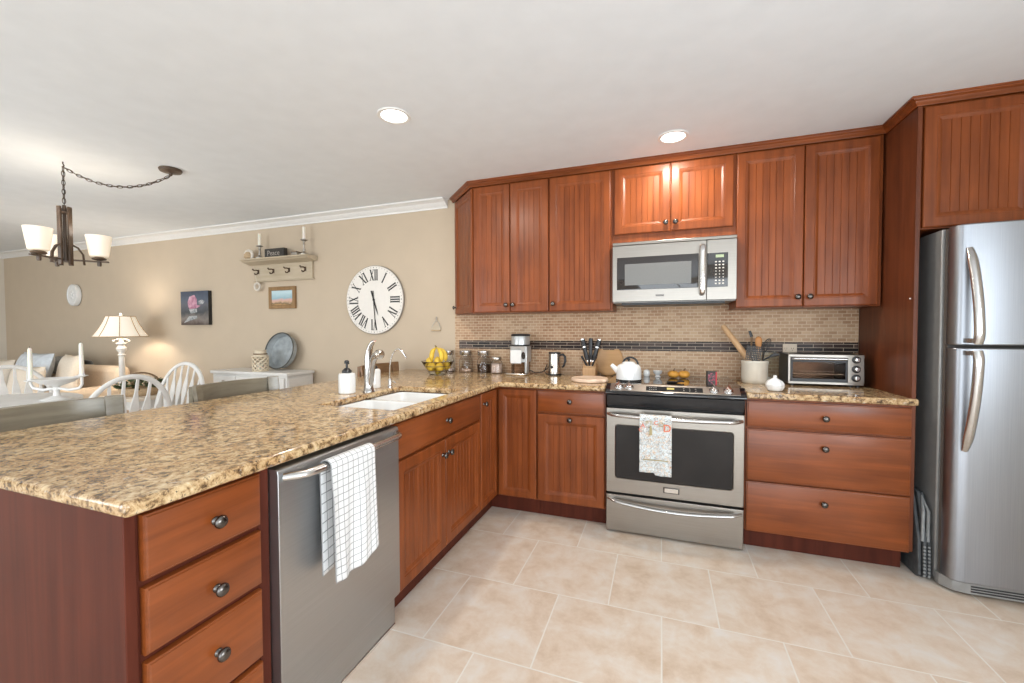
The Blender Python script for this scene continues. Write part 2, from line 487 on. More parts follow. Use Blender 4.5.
# ------------------------------------------------------------ geometry helpers
class MB:
    def __init__(self):
        self.bm = bmesh.new()
        self.M = Matrix.Identity(4)
        self.uvs = None

    def v(self, p):
        return self.bm.verts.new(self.M @ Vector(p))

    def f(self, vs, mi=0):
        try:
            fa = self.bm.faces.new(vs)
            fa.material_index = mi
            return fa
        except ValueError:
            return None

    def box(self, x0, x1, y0, y1, z0, z1, mi=0):
        p = [self.v((x, y, z)) for z in (z0, z1) for y in (y0, y1) for x in (x0, x1)]
        for q in ((0, 2, 3, 1), (4, 5, 7, 6), (0, 1, 5, 4), (2, 6, 7, 3), (0, 4, 6, 2), (1, 3, 7, 5)):
            self.f([p[i] for i in q], mi)
        return self

    def prism(self, pts, z0, z1, mi=0, axis='z'):
        """extrude a closed 2-D outline; axis z: (x,y); axis y: (x,z); axis x: (y,z)"""
        def P(a, b, c):
            return {'z': (a, b, c), 'y': (a, c, b), 'x': (c, a, b)}[axis]
        lo = [self.v(P(a, b, z0)) for a, b in pts]
        hi = [self.v(P(a, b, z1)) for a, b in pts]
        n = len(pts)
        self.f(lo[::-1], mi)
        self.f(hi, mi)
        for i in range(n):
            self.f([lo[i], lo[(i + 1) % n], hi[(i + 1) % n], hi[i]], mi)
        return self

    def lathe(self, prof, c=(0, 0, 0), segs=24, mi=0, axis='z', sx=1.0, sy=1.0, cap=True):
        """prof: (r, h) pairs"""
        def P(r, h, a):
            u, w = r * cos(a) * sx, r * sin(a) * sy
            if axis == 'z':
                q = (u, w, h)
            elif axis == 'y':
                q = (u, h, w)
            else:
                q = (h, u, w)
            return (q[0] + c[0], q[1] + c[1], q[2] + c[2])
        rings = []
        for r, h in prof:
            if r < 1e-6:
                rings.append([self.v(P(0, h, 0))])
            else:
                rings.append([self.v(P(r, h, 2 * pi * i / segs)) for i in range(segs)])
        for a, b in zip(rings, rings[1:]):
            for i in range(segs):
                j = (i + 1) % segs
                if len(a) == 1 and len(b) == 1:
                    continue
                if len(a) == 1:
                    self.f([a[0], b[j], b[i]], mi)
                elif len(b) == 1:
                    self.f([a[i], a[j], b[0]], mi)
                else:
                    self.f([a[i], a[j], b[j], b[i]], mi)
        if cap:
            for r in (rings[0], rings[-1]):
                if len(r) > 2:
                    self.f(r, mi)
        return self

    def cyl(self, c, r, h, segs=20, mi=0, axis='z'):
        return self.lathe([(r, 0), (r, h)], c, segs, mi, axis)

    def ball(self, c, r, segs=16, rings=10, mi=0, sz=1.0, sx=1.0, sy=1.0):
        pr = [(r * sin(pi * i / rings), -r * sz * cos(pi * i / rings)) for i in range(rings + 1)]
        pr[0] = (0, pr[0][1])
        pr[-1] = (0, pr[-1][1])
        return self.lathe(pr, c, segs, mi, 'z', sx, sy)

    def tube(self, pts, r, segs=8, mi=0, flat=1.0, closed=False, up=None):
        pts = [Vector(p) for p in pts]
        n = len(pts)
        rs = r if isinstance(r, (list, tuple)) else [r] * n
        rings = []
        prev = None
        for i, p in enumerate(pts):
            if closed:
                d = pts[(i + 1) % n] - pts[(i - 1) % n]
            else:
                d = pts[min(i + 1, n - 1)] - pts[max(i - 1, 0)]
            d.normalize()
            if prev is None:
                a = Vector(up) if up else (Vector((0, 0, 1)) if abs(d.z) < 0.9 else Vector((1, 0, 0)))
            else:
                a = prev
            s = (a - d * a.dot(d)).normalized()
            prev = s
            w = d.cross(s)
            rings.append([self.v(p + s * (rs[i] * cos(2 * pi * k / segs)) + w * (rs[i] * flat * sin(2 * pi * k / segs)))
                          for k in range(segs)])
        m = n if closed else n - 1
        for i in range(m):
            a, b = rings[i], rings[(i + 1) % n]
            for k in range(segs):
                j = (k + 1) % segs
                self.f([a[k], a[j], b[j], b[k]], mi)
        if not closed:
            self.f(rings[0][::-1], mi)
            self.f(rings[-1], mi)
        return self

    def rings(self, loops, mi=0, fill=True):
        """bridge equal-length vertex loops given as coordinate lists"""
        vs = [[self.v(p) for p in l] for l in loops]
        n = len(vs[0])
        for a, b in zip(vs, vs[1:]):
            for i in range(n):
                j = (i + 1) % n
                self.f([a[i], a[j], b[j], b[i]], mi)
        if fill:
            self.f(vs[0][::-1], mi)
            self.f(vs[-1], mi)
        return self

    def sweep(self, path, prof, mi=0):
        """sweep an (out, z) profile along a horizontal polyline with mitred corners; 'out' is to the right of travel"""
        path = [Vector((p[0], p[1], 0)) for p in path]
        n = len(path)
        rows = []
        for i, p in enumerate(path):
            dirs = []
            if i > 0:
                dirs.append((path[i] - path[i - 1]).normalized())
            if i < n - 1:
                dirs.append((path[i + 1] - path[i]).normalized())
            ns = [Vector((d.y, -d.x, 0)) for d in dirs]
            m = sum(ns, Vector()).normalized()
            m = m / max(0.2, m.dot(ns[0]))
            rows.append([self.v((p.x + m.x * o, p.y + m.y * o, z)) for o, z in prof])
        k = len(prof)
        for a, b in zip(rows, rows[1:]):
            for i in range(k):
                j = (i + 1) % k
                self.f([a[i], b[i], b[j], a[j]], mi)
        self.f(rows[0], mi)
        self.f(rows[-1][::-1], mi)
        return self

    def grid(self, fn, nu, nv, mi=0, uv=None):
        vs = [[self.v(fn(i / nu, j / nv)) for i in range(nu + 1)] for j in range(nv + 1)]
        lay = self.bm.loops.layers.uv.verify() if uv else None
        for j in range(nv):
            for i in range(nu):
                q = [(i, j), (i + 1, j), (i + 1, j + 1), (i, j + 1)]
                fa = self.f([vs[b][a] for a, b in q], mi)
                if fa and lay:
                    for l, (a, b) in zip(fa.loops, q):
                        l[lay].uv = (uv[0] * a / nu, uv[1] * b / nv)
        return self

    def build(self, name, mats, parent=None, bevel=0.0, smooth=40, solid=0.0, sub=0, segs=2, label=None):
        """link as ONE mesh object; geometry is given in world coordinates, stored local to the parent thing"""
        bmesh.ops.remove_doubles(self.bm, verts=self.bm.verts, dist=1e-6)
        bmesh.ops.recalc_face_normals(self.bm, faces=self.bm.faces)
        root = parent
        while root is not None and root.parent is not None:
            root = root.parent
        org = None
        if root is not None:
            inv = (Matrix.Translation(root.location) @ root.rotation_euler.to_matrix().to_4x4()).inverted()
            self.bm.transform(inv)
        else:
            xs = [v.co for v in self.bm.verts]
            lo = Vector([min(c[i] for c in xs) for i in range(3)])
            hi = Vector([max(c[i] for c in xs) for i in range(3)])
            org = Vector(((lo.x + hi.x) / 2, (lo.y + hi.y) / 2, lo.z))
            if self.keep_origin:
                org = Vector((0, 0, 0))
            self.bm.transform(Matrix.Translation(-org))
        me = bpy.data.meshes.new(name)
        self.bm.to_mesh(me)
        self.bm.free()
        o = bpy.data.objects.new(name, me)
        COL.objects.link(o)
        if org is not None:
            o.location = org
        for m in ([mats] if isinstance(mats, str) else mats):
            me.materials.append(MATS[m])
        if smooth:
            me.polygons.foreach_set('use_smooth', [True] * len(me.polygons))
            me.set_sharp_from_angle(angle=radians(smooth))
        if parent is not None:
            o.parent = parent
        if solid:
            s = o.modifiers.new('solid', 'SOLIDIFY')
            s.thickness = solid
            s.offset = 0
        if bevel:
            b = o.modifiers.new('bevel', 'BEVEL')
            b.width = bevel
            b.segments = segs
            b.limit_method = 'ANGLE'
            b.angle_limit = radians(35)
            b.harden_normals = False
        if sub:
            s = o.modifiers.new('sub', 'SUBSURF')
            s.levels = s.render_levels = sub
        if label:
            o['label'] = label
        return o

    keep_origin = False


def tag(o, label, cat, group=None):
    o['label'] = label
    o['category'] = cat
    if group:
        o['group'] = group
    return o


def thing(name, label, cat, loc=(0, 0, 0), rz=0.0, group=None):
    o = bpy.data.objects.new(name, None)
    COL.objects.link(o)
    o.location = loc
    o.rotation_euler = (0, 0, rz)
    o.empty_display_size = 0.05
    return tag(o, label, cat, group)


def struct(mb, name, mats, keep=True, **kw):
    mb.keep_origin = keep
    o = mb.build(name, mats, None, **kw)
    o['kind'] = 'structure'
    return o


def copy_tree(o, parent=None):
    c = o.copy()
    COL.objects.link(c)
    if parent is not None:
        c.parent = parent
    for ch in list(o.children):
        copy_tree(ch, c)
    return c


def B(*a, mi=0):
    return MB().box(*a, mi=mi)


def text_mesh(body, size, extrude, M, font_shear=0.0):
    """letters as mesh geometry placed by matrix M (text lies in its own x-y plane)"""
    cu = bpy.data.curves.new('txt', 'FONT')
    cu.body = body
    cu.size = size
    cu.extrude = extrude
    cu.shear = font_shear
    cu.align_x = 'CENTER'
    cu.align_y = 'CENTER'
    ob = bpy.data.objects.new('txt', cu)
    COL.objects.link(ob)
    dg = bpy.context.evaluated_depsgraph_get()
    me = bpy.data.meshes.new_from_object(ob.evaluated_get(dg))
    COL.objects.unlink(ob)
    bpy.data.objects.remove(ob)
    mb = MB()
    mb.bm.from_mesh(me)
    mb.bm.transform(M)
    bpy.data.meshes.remove(me)
    bpy.data.curves.remove(cu)
    return mb


def facing(yaw_deg, loc):
    """matrix for a text/picture plane that stands upright and faces -y turned by yaw"""
    return Matrix.Translation(loc) @ Matrix.Rotation(radians(yaw_deg), 4, 'Z') @ Matrix.Rotation(radians(90), 4, 'X')


def ident():
    return Matrix.Identity(4)


RY = Matrix.Rotation(radians(90), 4, 'Z')     # local front (-y) turned to +x; local x runs along +y


# ============================================================ THE ROOM
XL, XR, YF, ZC = -8.75, 2.45, -5.6, 2.39
struct(B(XL, XR + .12, YF - .12, 0.12, -0.06, 0), 'floor', 'floor_tile', smooth=0)
struct(B(XL - .12, XR + .12, YF - .12, 0.12, ZC, ZC + .08), 'ceiling', 'ceiling_paint', smooth=0)
struct(B(XL, XR + .12, 0, .12, 0, ZC), 'wall_back', 'wall_paint', smooth=0)
struct(B(XL - .12, XL, YF - .12, .12, 0, ZC), 'wall_left', 'wall_paint_plain', smooth=0)
mb = MB()
mb.box(XR, XR + .12, -2.75, 0, 0, ZC).box(XR, XR + .12, YF - .12, -4.45, 0, ZC)
mb.box(XR, XR + .12, -4.45, -2.75, 0, .7).box(XR, XR + .12, -4.45, -2.75, 2.0, ZC)
struct(mb, 'wall_right', 'wall_paint_plain', smooth=0)
mb = MB()
for a, b in ((XL, -6.4), (-2.8, -.7), (2.3, XR + .12)):
    mb.box(a, b, YF - .12, YF, 0, ZC)
mb.box(-6.4, -2.8, YF - .12, YF, 0, .45).box(-6.4, -2.8, YF - .12, YF, 2.15, ZC).box(-.7, 2.3, YF - .12, YF, 2.2, ZC)
struct(mb, 'wall_front', 'wall_paint_plain', smooth=0)


def window_frame(name, a0, a1, z0, z1, p0, p1, axis, mull):
    m = MB()
    fr = .05

    def bx(u0, u1, w0, w1):
        if axis == 'x':
            m.box(u0, u1, p0, p1, w0, w1)
        else:
            m.box(p0, p1, u0, u1, w0, w1)
    bx(a0, a1, z0, z0 + fr)
    bx(a0, a1, z1 - fr, z1)
    for i in range(mull + 1):
        u = a0 + (a1 - a0 - fr) * i / mull
        bx(u, u + fr, z0 + fr, z1 - fr)
    return struct(m, name, 'white_trim', smooth=0)


window_frame('door_1', -.7, 2.3, 0, 2.2, YF - .09, YF - .03, 'x', 2)
window_frame('window_1', -4.45, -2.75, .7, 2.0, XR + .03, XR + .09, 'y', 2)
window_frame('window_2', -6.4, -2.8, .45, 2.15, YF - .09, YF - .03, 'x', 3)  # unseen living-room window, added for light on the dining side

# white crown moulding of the dining side
mb = MB()
mb.sweep([(XL, -4.5), (XL, 0), (-1.445, 0)], [(0, ZC), (0, 2.318), (.010, 2.318), (.013, 2.330), (.035, 2.342), (.050, 2.362), (.080, 2.374), (.092, 2.378), (.092, ZC)])
struct(mb, 'trim_1', 'white_trim', smooth=30)
mb = MB()
mb.box(XL, XL + .014, -4.5, 0, 0, .11).box(XL, -1.9, -.014, 0, 0, .11)
struct(mb, 'baseboard_back', 'white_trim', bevel=.003)
# tiled backsplash and its dark accent band
struct(B(-1.376, 1.5095, -.011, 0, .90, 1.43), 'trim_2', 'stone_mosaic', smooth=0)
struct(B(-1.335, 1.509, -.013, -.0005, 1.093, 1.1635), 'trim_3', 'glass_mosaic', smooth=0)


# ============================================================ CABINETS
def rect(x0, x1, z0, z1, y):
    return [(x0, y, z0), (x1, y, z0), (x1, y, z1), (x0, y, z1)]


def front(mb, x0, x1, z0, z1, style='bead', t=.02, fw=.056):
    """cabinet front in local coordinates: visible face at y=0, thickness to +y"""
    def ins(i, y):
        return rect(x0 + i, x1 - i, z0 + i, z1 - i, y)
    if style == 'slab':
        mb.rings([ins(0, t), ins(0, .008), ins(.0015, .0045), ins(.005, .0035), ins(.0065, .001), ins(.009, 0)])
        return
    lo = [ins(0, t), ins(0, .006), ins(.002, .002), ins(.006, 0), ins(fw - .008, 0), ins(fw - .005, .0025), ins(fw, .003),
          ins(fw + .004, .005), ins(fw + .013, .0095), ins(fw + .015, .0105)]
    mb.rings(lo, fill=False)
    vs = [mb.v(p) for p in lo[0]]
    mb.f(vs)
    # beaded panel
    e = fw + .015
    a, b = x0 + e, x1 - e
    n = max(2, round((b - a) / .036))
    st = (b - a) / n
    xs = [(a, 0)]
    for i in range(1, n):
        c = a + st * i
        xs += [(c - .0024, 0), (c - .0007, .0028), (c + .0007, .0028), (c + .0024, 0)]
    xs.append((b, 0))
    for (u0, d0), (u1, d1) in zip(xs, xs[1:]):
        mb.f([mb.v((u0, .0105 + d0, z0 + e)), mb.v((u1, .0105 + d1, z0 + e)), mb.v((u1, .0105 + d1, z1 - e)), mb.v((u0, .0105 + d0, z1 - e))])


def knob(M, x, z, parent, mat='pewter', r=.0165):
    mb = MB()
    mb.M = M
    mb.lathe([(0, 0), (.0105, 0), (.0095, -.003), (.0055, -.006), (.0055, -.013), (r * .75, -.016), (r, -.019), (r, -.022), (r * .78, -.027), (r * .4, -.0295), (0, -.030)],
             (x, 0, z), 18, axis='y')
    return mb.build('knob', mat, parent)


def add_front(kind, M, x0, x1, z0, z1, parent, style, mat, kn=None, fw=.056):
    mb = MB()
    mb.M = M
    front(mb, x0, x1, z0, z1, style, fw=fw)
    o = mb.build(kind, mat, parent, smooth=25)
    if kn:
        knob(M, kn[0], kn[1], o)
    return o


def TM(x, y, rot=0):
    return Matrix.Translation((x, y, 0)) @ Matrix.Rotation(radians(rot), 4, 'Z')


# ---- back run, base cabinets (front faces at y = -0.641)
YB = -.641
MBK = TM(0, YB)
t = thing('drawer_cabinet', 'wide cherry base cabinet with three deep drawers between range and fridge', 'cabinet', (1.14, -.32, 0))
mb = B(.768, 1.5095, -.62, -.002, .115, .8665)
mb.box(.775, 1.505, -.565, -.05, 0, .115, mi=1)
mb.build('body', ['cherry', 'cherry_dark'], t, smooth=0)
for z0, z1, kz in ((.706, .852, .775), (.405, .695, .614), (.114, .398, .317)):
    add_front('drawer', MBK, .774, 1.5085, z0, z1, t, 'slab', 'cherry_cross_x', (1.14, kz))

t = thing('base_cabinet', 'cherry base cabinet with one drawer over one beadboard door, left of the range', 'cabinet', (-.23, -.32, 0))
mb = B(-.452, -.006, -.62, -.002, .115, .8665)
mb.box(-.452, -.006, -.565, -.05, 0, .115, mi=1)
mb.build('body', ['cherry', 'cherry_dark'], t, smooth=0)
add_front('drawer', MBK, -.447, -.011, .712, .853, t, 'slab', 'cherry_cross_x', (-.23, .79))
add_front('door', MBK, -.447, -.011, .124, .70, t, 'bead', 'cherry', (-.23, .672))

XP = -.73
MPN = TM(XP, 0) @ RY
t = thing('corner_cabinet', 'cherry inside-corner base cabinet with two narrow beadboard doors meeting at right angles', 'cabinet', (-1.0, -.4, 0))
pts = [(-1.36, -.002), (-.454, -.002), (-.454, -.62), (-.751, -.62), (-.751, -.915), (-1.36, -.915)]
mb = MB().prism(pts, .115, .8665)
mb.prism([(-1.3, -.05), (-.454, -.05), (-.454, -.565), (-.806, -.565), (-.806, -.915), (-1.3, -.915)], 0, .115, mi=1)
mb.build('body', ['cherry', 'cherry_dark'], t, smooth=0)
add_front('door', MBK, -.726, -.458, .124, .853, t, 'bead', 'cherry', fw=.045)
add_front('door', MPN, -.911, -.646, .124, .853, t, 'bead', 'cherry', (-.872, .786), fw=.045)

t = thing('sink_cabinet', 'cherry sink base cabinet with a false drawer front over two beadboard doors', 'cabinet', (-1.05, -1.36, 0))
mb = B(-1.36, -.785, -1.80, -.917, .115, .66)
mb.box(-.785, -.751, -1.80, -.917, .115, .8665).box(-1.36, -1.34, -1.80, -.917, .66, .8665)
mb.box(-1.3, -.806, -1.80, -.917, 0, .115, mi=1)
mb.build('body', ['cherry', 'cherry_dark'], t, smooth=0)
o = add_front('drawer_front', MPN, -1.793, -.922, .70, .853, t, 'slab', 'cherry_cross_y', (-1.352, .782))
add_front('door', MPN, -1.793, -1.371, .124, .688, t, 'bead', 'cherry', (-1.400, .612))
add_front('door', MPN, -1.365, -.922, .124, .688, t, 'bead', 'cherry', (-1.335, .612))

t = thing('drawer_cabinet', 'cherry four-drawer cabinet at the near end of the peninsula, beside the dishwasher', 'cabinet', (-1.05, -2.57, 0))
mb = B(-1.36, -.751, -2.713, -2.395, .115, .8665)
mb.box(-1.3, -.806, -2.713, -2.395, 0, .115, mi=1)
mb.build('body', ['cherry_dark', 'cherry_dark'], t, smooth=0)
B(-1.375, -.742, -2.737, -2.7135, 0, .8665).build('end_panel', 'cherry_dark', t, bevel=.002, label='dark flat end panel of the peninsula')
for z0, z1, kz in ((.708, .853, .776), (.542, .692, .604), (.334, .525, .439), (.124, .318, .25)):
    add_front('drawer', MPN, -2.706, -2.425, z0, z1, t, 'slab', 'cherry_cross_y', (-2.553, kz))

# back panel closing the dining side of the peninsula
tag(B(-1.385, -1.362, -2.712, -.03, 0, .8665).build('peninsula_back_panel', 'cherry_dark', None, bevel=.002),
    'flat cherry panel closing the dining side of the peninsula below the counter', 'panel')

# ---- uppers (front faces at y = -0.321)
YU = -.321
MUP = TM(0, YU)
Z0, Z1 = 1.388, 2.346


def upper(label, x0, x1, z0, doors, name='wall_cabinet', dz=0):
    t = thing(name, label, 'cabinet', ((x0 + x1) / 2, -.15, z0))
    B(x0, x1, -.30, -.012, z0, 2.388).build('body', 'cherry', t, smooth=0)
    for a, b, kx, kz in doors:
        add_front('door', MUP, a, b, z0 + dz + .004, Z1, t, 'bead', 'cherry', (kx, kz))
    return t


upper('cherry wall cabinet with two narrow doors in the corner left of the microwave', -1.066, -.4515, 1.384,
      [(-1.052, -.756, -.782, 1.44), (-.752, -.458, -.727, 1.44)])
upper('cherry wall cabinet with one broad door directly left of the microwave', -.4505, -.0015, 1.384, [(-.448, -.015, -.42, 1.44)])
upper('short two-door cherry wall cabinet above the microwave', .0, .7615, 1.842, [(.010, .370, .342, 1.955), (.374, .742, .402, 1.955)], dz=.055)
upper('tall two-door cherry wall cabinet right of the microwave', .7625, 1.5035, 1.384, [(.760, 1.119, 1.09, 1.445), (1.123, 1.486, 1.152, 1.445)])

# angled end cabinet
t = thing('wall_cabinet', 'narrow cherry wall cabinet angled at the left end of the uppers', 'cabinet', (-1.17, -.12, 1.384))
mb = MB().prism([(-1.067, -.012), (-1.067, -.30), (-1.354, -.012)], 1.384, 2.388)
mb.build('body', 'cherry', t, smooth=0)
d = Vector((1.375 - 1.070, -.310, 0))
L = d.length
MA = Matrix.Translation((-1.375, -.018, 0)) @ Matrix.Rotation(math.atan2(-.303, .305), 4, 'Z')
add_front('door', MA, .012, L - .012, 1.388, Z1, t, 'bead', 'cherry', (.035, 1.445), fw=.05)

# tall side panel and the cabinet above the fridge
t = thing('wall_cabinet', 'deep cherry cabinet above the refrigerator, with its tall side panel', 'cabinet', (1.98, -.3, 1.76))
B(1.531, 2.445, -.60, -.012, 1.748, 2.388).build('body', 'cherry', t, smooth=0)
B(1.511, 1.5295, -.620, -.012, .115, 2.388).build('side_panel', 'cherry_panel_shaded', t, bevel=.0015, label='full-height cherry side panel beside the refrigerator')
MB().ball((1.509, -.592, 1.404), .004, 10, 8).build('shelf_pin', 'white_trim', t)
MF = TM(0, -.621)
add_front('door', MF, 1.540, 1.965, 1.753, Z1, t, 'bead', 'cherry', (1.938, 1.82))
add_front('door', MF, 1.969, 2.42, 1.753, Z1, t, 'bead', 'cherry', (1.996, 1.82))

mb = MB().sweep([(-1.384, -.010), (-1.0725, -.3215), (1.509, -.3215), (1.509, -.6225), (2.445, -.6225)],
                [(-.0, 2.350), (.006, 2.350), (.010, 2.358), (.013, 2.360), (.018, 2.370), (.028, 2.376), (.030, 2.380), (.036, 2.381), (.036, 2.3895), (-.0, 2.3895)])
tag(mb.build('crown_moulding', 'cherry_cross_x', None, smooth=30),
    'cherry crown moulding running along the tops of the wall cabinets', 'moulding')


# ============================================================ WORKTOPS AND SINK
def slab(mb, xs, ys, inside, z0, z1):
    nx, ny = len(xs) - 1, len(ys) - 1
    g = [[inside((xs[i] + xs[i + 1]) / 2, (ys[j] + ys[j + 1]) / 2) for j in range(ny)] for i in range(nx)]

    def q(a):
        mb.f([mb.v(p) for p in a])
    for i in range(nx):
        for j in range(ny):
            if not g[i][j]:
                continue
            x0, x1, y0, y1 = xs[i], xs[i + 1], ys[j], ys[j + 1]
            q([(x0, y0, z1), (x1, y0, z1), (x1, y1, z1), (x0, y1, z1)])
            q([(x0, y0, z0), (x0, y1, z0), (x1, y1, z0), (x1, y0, z0)])
            if i == 0 or not g[i - 1][j]:
                q([(x0, y0, z0), (x0, y0, z1), (x0, y1, z1), (x0, y1, z0)])
            if i == nx - 1 or not g[i + 1][j]:
                q([(x1, y0, z0), (x1, y1, z0), (x1, y1, z1), (x1, y0, z1)])
            if j == 0 or not g[i][j - 1]:
                q([(x0, y0, z0), (x1, y0, z0), (x1, y0, z1), (x0, y0, z1)])
            if j == ny - 1 or not g[i][j + 1]:
                q([(x0, y1, z0), (x0, y1, z1), (x1, y1, z1), (x1, y1, z0)])


ZT = .90
SX0, SX1, SY0, SY1 = -1.217, -.797, -1.722, -1.055
mb = MB()
slab(mb, [-1.855, -1.34, SX0, SX1, -.705, -.006], [-2.752, SY0, SY1, -.662, -.0115],
     lambda x, y: (x < -.705 or y > -.662) and not (SX0 < x < SX1 and SY0 < y < SY1), .8672, ZT)
tag(mb.build('worktop', 'granite', None, bevel=.010, segs=3), 'speckled beige granite worktop of the peninsula and the corner, with the sink cut in', 'worktop')
mb = MB()
slab(mb, [.769, 1.5095, 1.524], [-.662, -.6225, -.0115], lambda x, y: x < 1.5095 or y < -.6225, .8672, ZT)
tag(mb.build('worktop', 'granite', None, bevel=.010, segs=3), 'short granite worktop right of the range, under the toaster oven', 'worktop')

# sink
t = thing('sink', 'white undermount double-bowl sink set into the granite peninsula', 'sink', ((SX0 + SX1) / 2, (SY0 + SY1) / 2, .68))


def bowl(mb, x0, x1, y0, y1, zb, zt):
    def r(i, z):
        n = 6
        rad = .045
        out = []
        for cx, cy, a0 in ((x1 - i - rad, y1 - i - rad, 0), (x0 + i + rad, y1 - i - rad, 90), (x0 + i + rad, y0 + i + rad, 180), (x1 - i - rad, y0 + i + rad, 270)):
            for k in range(n + 1):
                a = radians(a0 + 90 * k / n)
                out.append((cx + rad * cos(a), cy + rad * sin(a), z))
        return out
    mb.rings([r(-.014, zt - .03), r(-.014, zt), r(-.001, zt), r(.004, zt - .01), r(.008, zb + .04), r(.02, zb + .012), r(.045, zb)], fill=False)
    c = r(.045, zb)
    mb.f([mb.v(p) for p in c])
    return mb


ym = -1.36
for y0, y1, in ((SY0 + .006, ym - .014), (ym + .014, SY1 - .006)):
    bowl(MB(), SX0 + .006, SX1 - .006, y0, y1, .69, .8665).build('basin', 'porcelain', t, smooth=50)
for y in (-1.535, -1.21):
    MB().lathe([(0, .6905), (.038, .6905), (.042, .693), (.030, .694), (0, .692)], (-1.0, y, 0), 20).build('drain', 'chrome', t)


# ============================================================ DISHWASHER
t = thing('dishwasher', 'stainless dishwasher in the peninsula with a checked towel on its bar handle', 'dishwasher', (-1.03, -2.09, 0))
Y0, Y1 = -2.386, -1.804
B(-1.34, -.765, Y0 + .006, Y1 - .002, .10, .858).build('body', 'black_plastic', t, bevel=.003)
mb = MB().prism([(-.762, .135), (-.722, .135), (-.713, .15), (-.713, .836), (-.7155, .846), (-.722, .851), (-.762, .851)], Y0, Y1, axis='y')
mb.build('door', 'steel_y', t, bevel=.0015)
B(-.775, -.738, Y0 + .004, Y1 - .003, .012, .130).build('toe_panel', 'steel_y', t, bevel=.004)
B(-.750, -.735, Y0 + .004, Y1 - .003, .0, .0115).build('floor_strip', 'chrome', t, bevel=.002)
# long bar handle, ends turned back to the door
HX, HZ = -.672, .826
pts, rr = [], []
for i in range(25):
    u = i / 24
    y = Y0 + .018 + (Y1 - Y0 - .036) * u
    e = min(u, 1 - u)
    k = min(1, e / .10)
    off = sin(k * pi / 2)
    pts.append((-.713 + (HX + .713) * off + .006 * sin(pi * u), y, HZ))
    rr.append(.0125)
MB().tube(pts, rr, 12, flat=1.3).build('handle', 'steel_bar', t)
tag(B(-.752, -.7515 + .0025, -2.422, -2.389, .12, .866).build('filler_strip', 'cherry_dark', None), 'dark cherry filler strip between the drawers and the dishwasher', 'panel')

# checked towel over the handle
t = thing('dish_towel', 'white dish towel with grey grid checks hanging over the dishwasher handle', 'towel', (-.64, -2.06, .45))


def towel(mb, y0, y1, xo, xi, ztop, zf, zb, wav, rad, mi=0, seed=0, axis='y', uvk=1.0):
    """cloth folded over a bar: front sheet down to zf(u), back sheet down to zb(u)"""
    hf, hb = ztop - min(zf(0), zf(1)), ztop - min(zb(0), zb(1))

    def P(u, s):
        # s: 0 front hem .. .58 top .. 1 back hem
        y = y0 + (y1 - y0) * u
        if s < .52:
            k = s / .52
            z = zf(u) + (ztop - rad - zf(u)) * k
            x = xo + wav(u, z) * (1 - k * .75)
        elif s < .64:
            a = (s - .52) / .12 * pi
            z = ztop - rad + rad * sin(a)
            x = (xo + xi) / 2 + (xo - xi) / 2 * cos(a)
        else:
            k = (s - .64) / .36
            z = (ztop - rad) + (zb(u) - (ztop - rad)) * k
            x = xi + wav(u, z) * .4 * k
        return (x, y, z) if axis == 'y' else (y, x, z)
    mb.grid(P, 40, 60, mi, uv=((y1 - y0) * uvk, (hf + hb) * uvk))
    return mb


mb = MB()
towel(mb, -2.255, -2.045, -.645, -.6895, .8455, lambda u: .462 + .018 * u - .020 * sin(u * 3.3), lambda u: .475 + .03 * u,
      lambda u, z: (.009 * sin(u * 8 + z * 3) + .005 * sin(u * 17 - z * 5) + .008) * min(1, max(0, (.82 - z) / .10)), .020)
mb.build('cloth', 'checked_linen', t, smooth=60, solid=.003)


# ============================================================ RANGE
t = thing('range', 'stainless slide-in electric range with black glass cooktop and front controls', 'range', (.381, -.33, 0))
X0, X1 = .003, .759
B(X0 + .004, X1 - .004, -.625, -.02, .035, .893).build('body', 'black_plastic', t, bevel=.003)
for x in (.04, .70):
    for y in (-.58, -.08):
        MB().cyl((x + .01, y, 0), .016, .035, 12).build('levelling_foot', 'black_plastic', t)
# cooktop glass with its burner rings
B(-.004, .766, -.612, -.022, .9005, .915).build('cooktop', 'black_gloss', t, bevel=.003)
for cx, cy, r in ((.20, -.44, .11), (.57, -.44, .085), (.20, -.17, .075), (.57, -.17, .11)):
    MB().lathe([(r, .9151), (r, .9156), (r - .003, .9156), (r - .003, .9151)], (cx, cy, 0), 40, cap=False).build('burner_ring', 'gasket', t)
# control console: black end caps and a sloped stainless strip
prof = [(-.600, .900), (-.612, .9185), (-.632, .9185), (-.694, .8815), (-.702, .872), (-.700, .862), (-.664, .856), (-.60, .856)]
mb = MB().prism(prof, .0, .765, axis='x')
mb.build('console', 'black_gloss', t, bevel=.004)
n = Vector((0, -.386, .922))


def on_console(k, lift):
    """point across the sloped strip: k 0 at the back, 1 at the front edge"""
    y = -.634 + (-.693 + .634) * k
    z = .9195 + (.8843 - .9195) * k
    return y - .512 * lift, z + .859 * lift


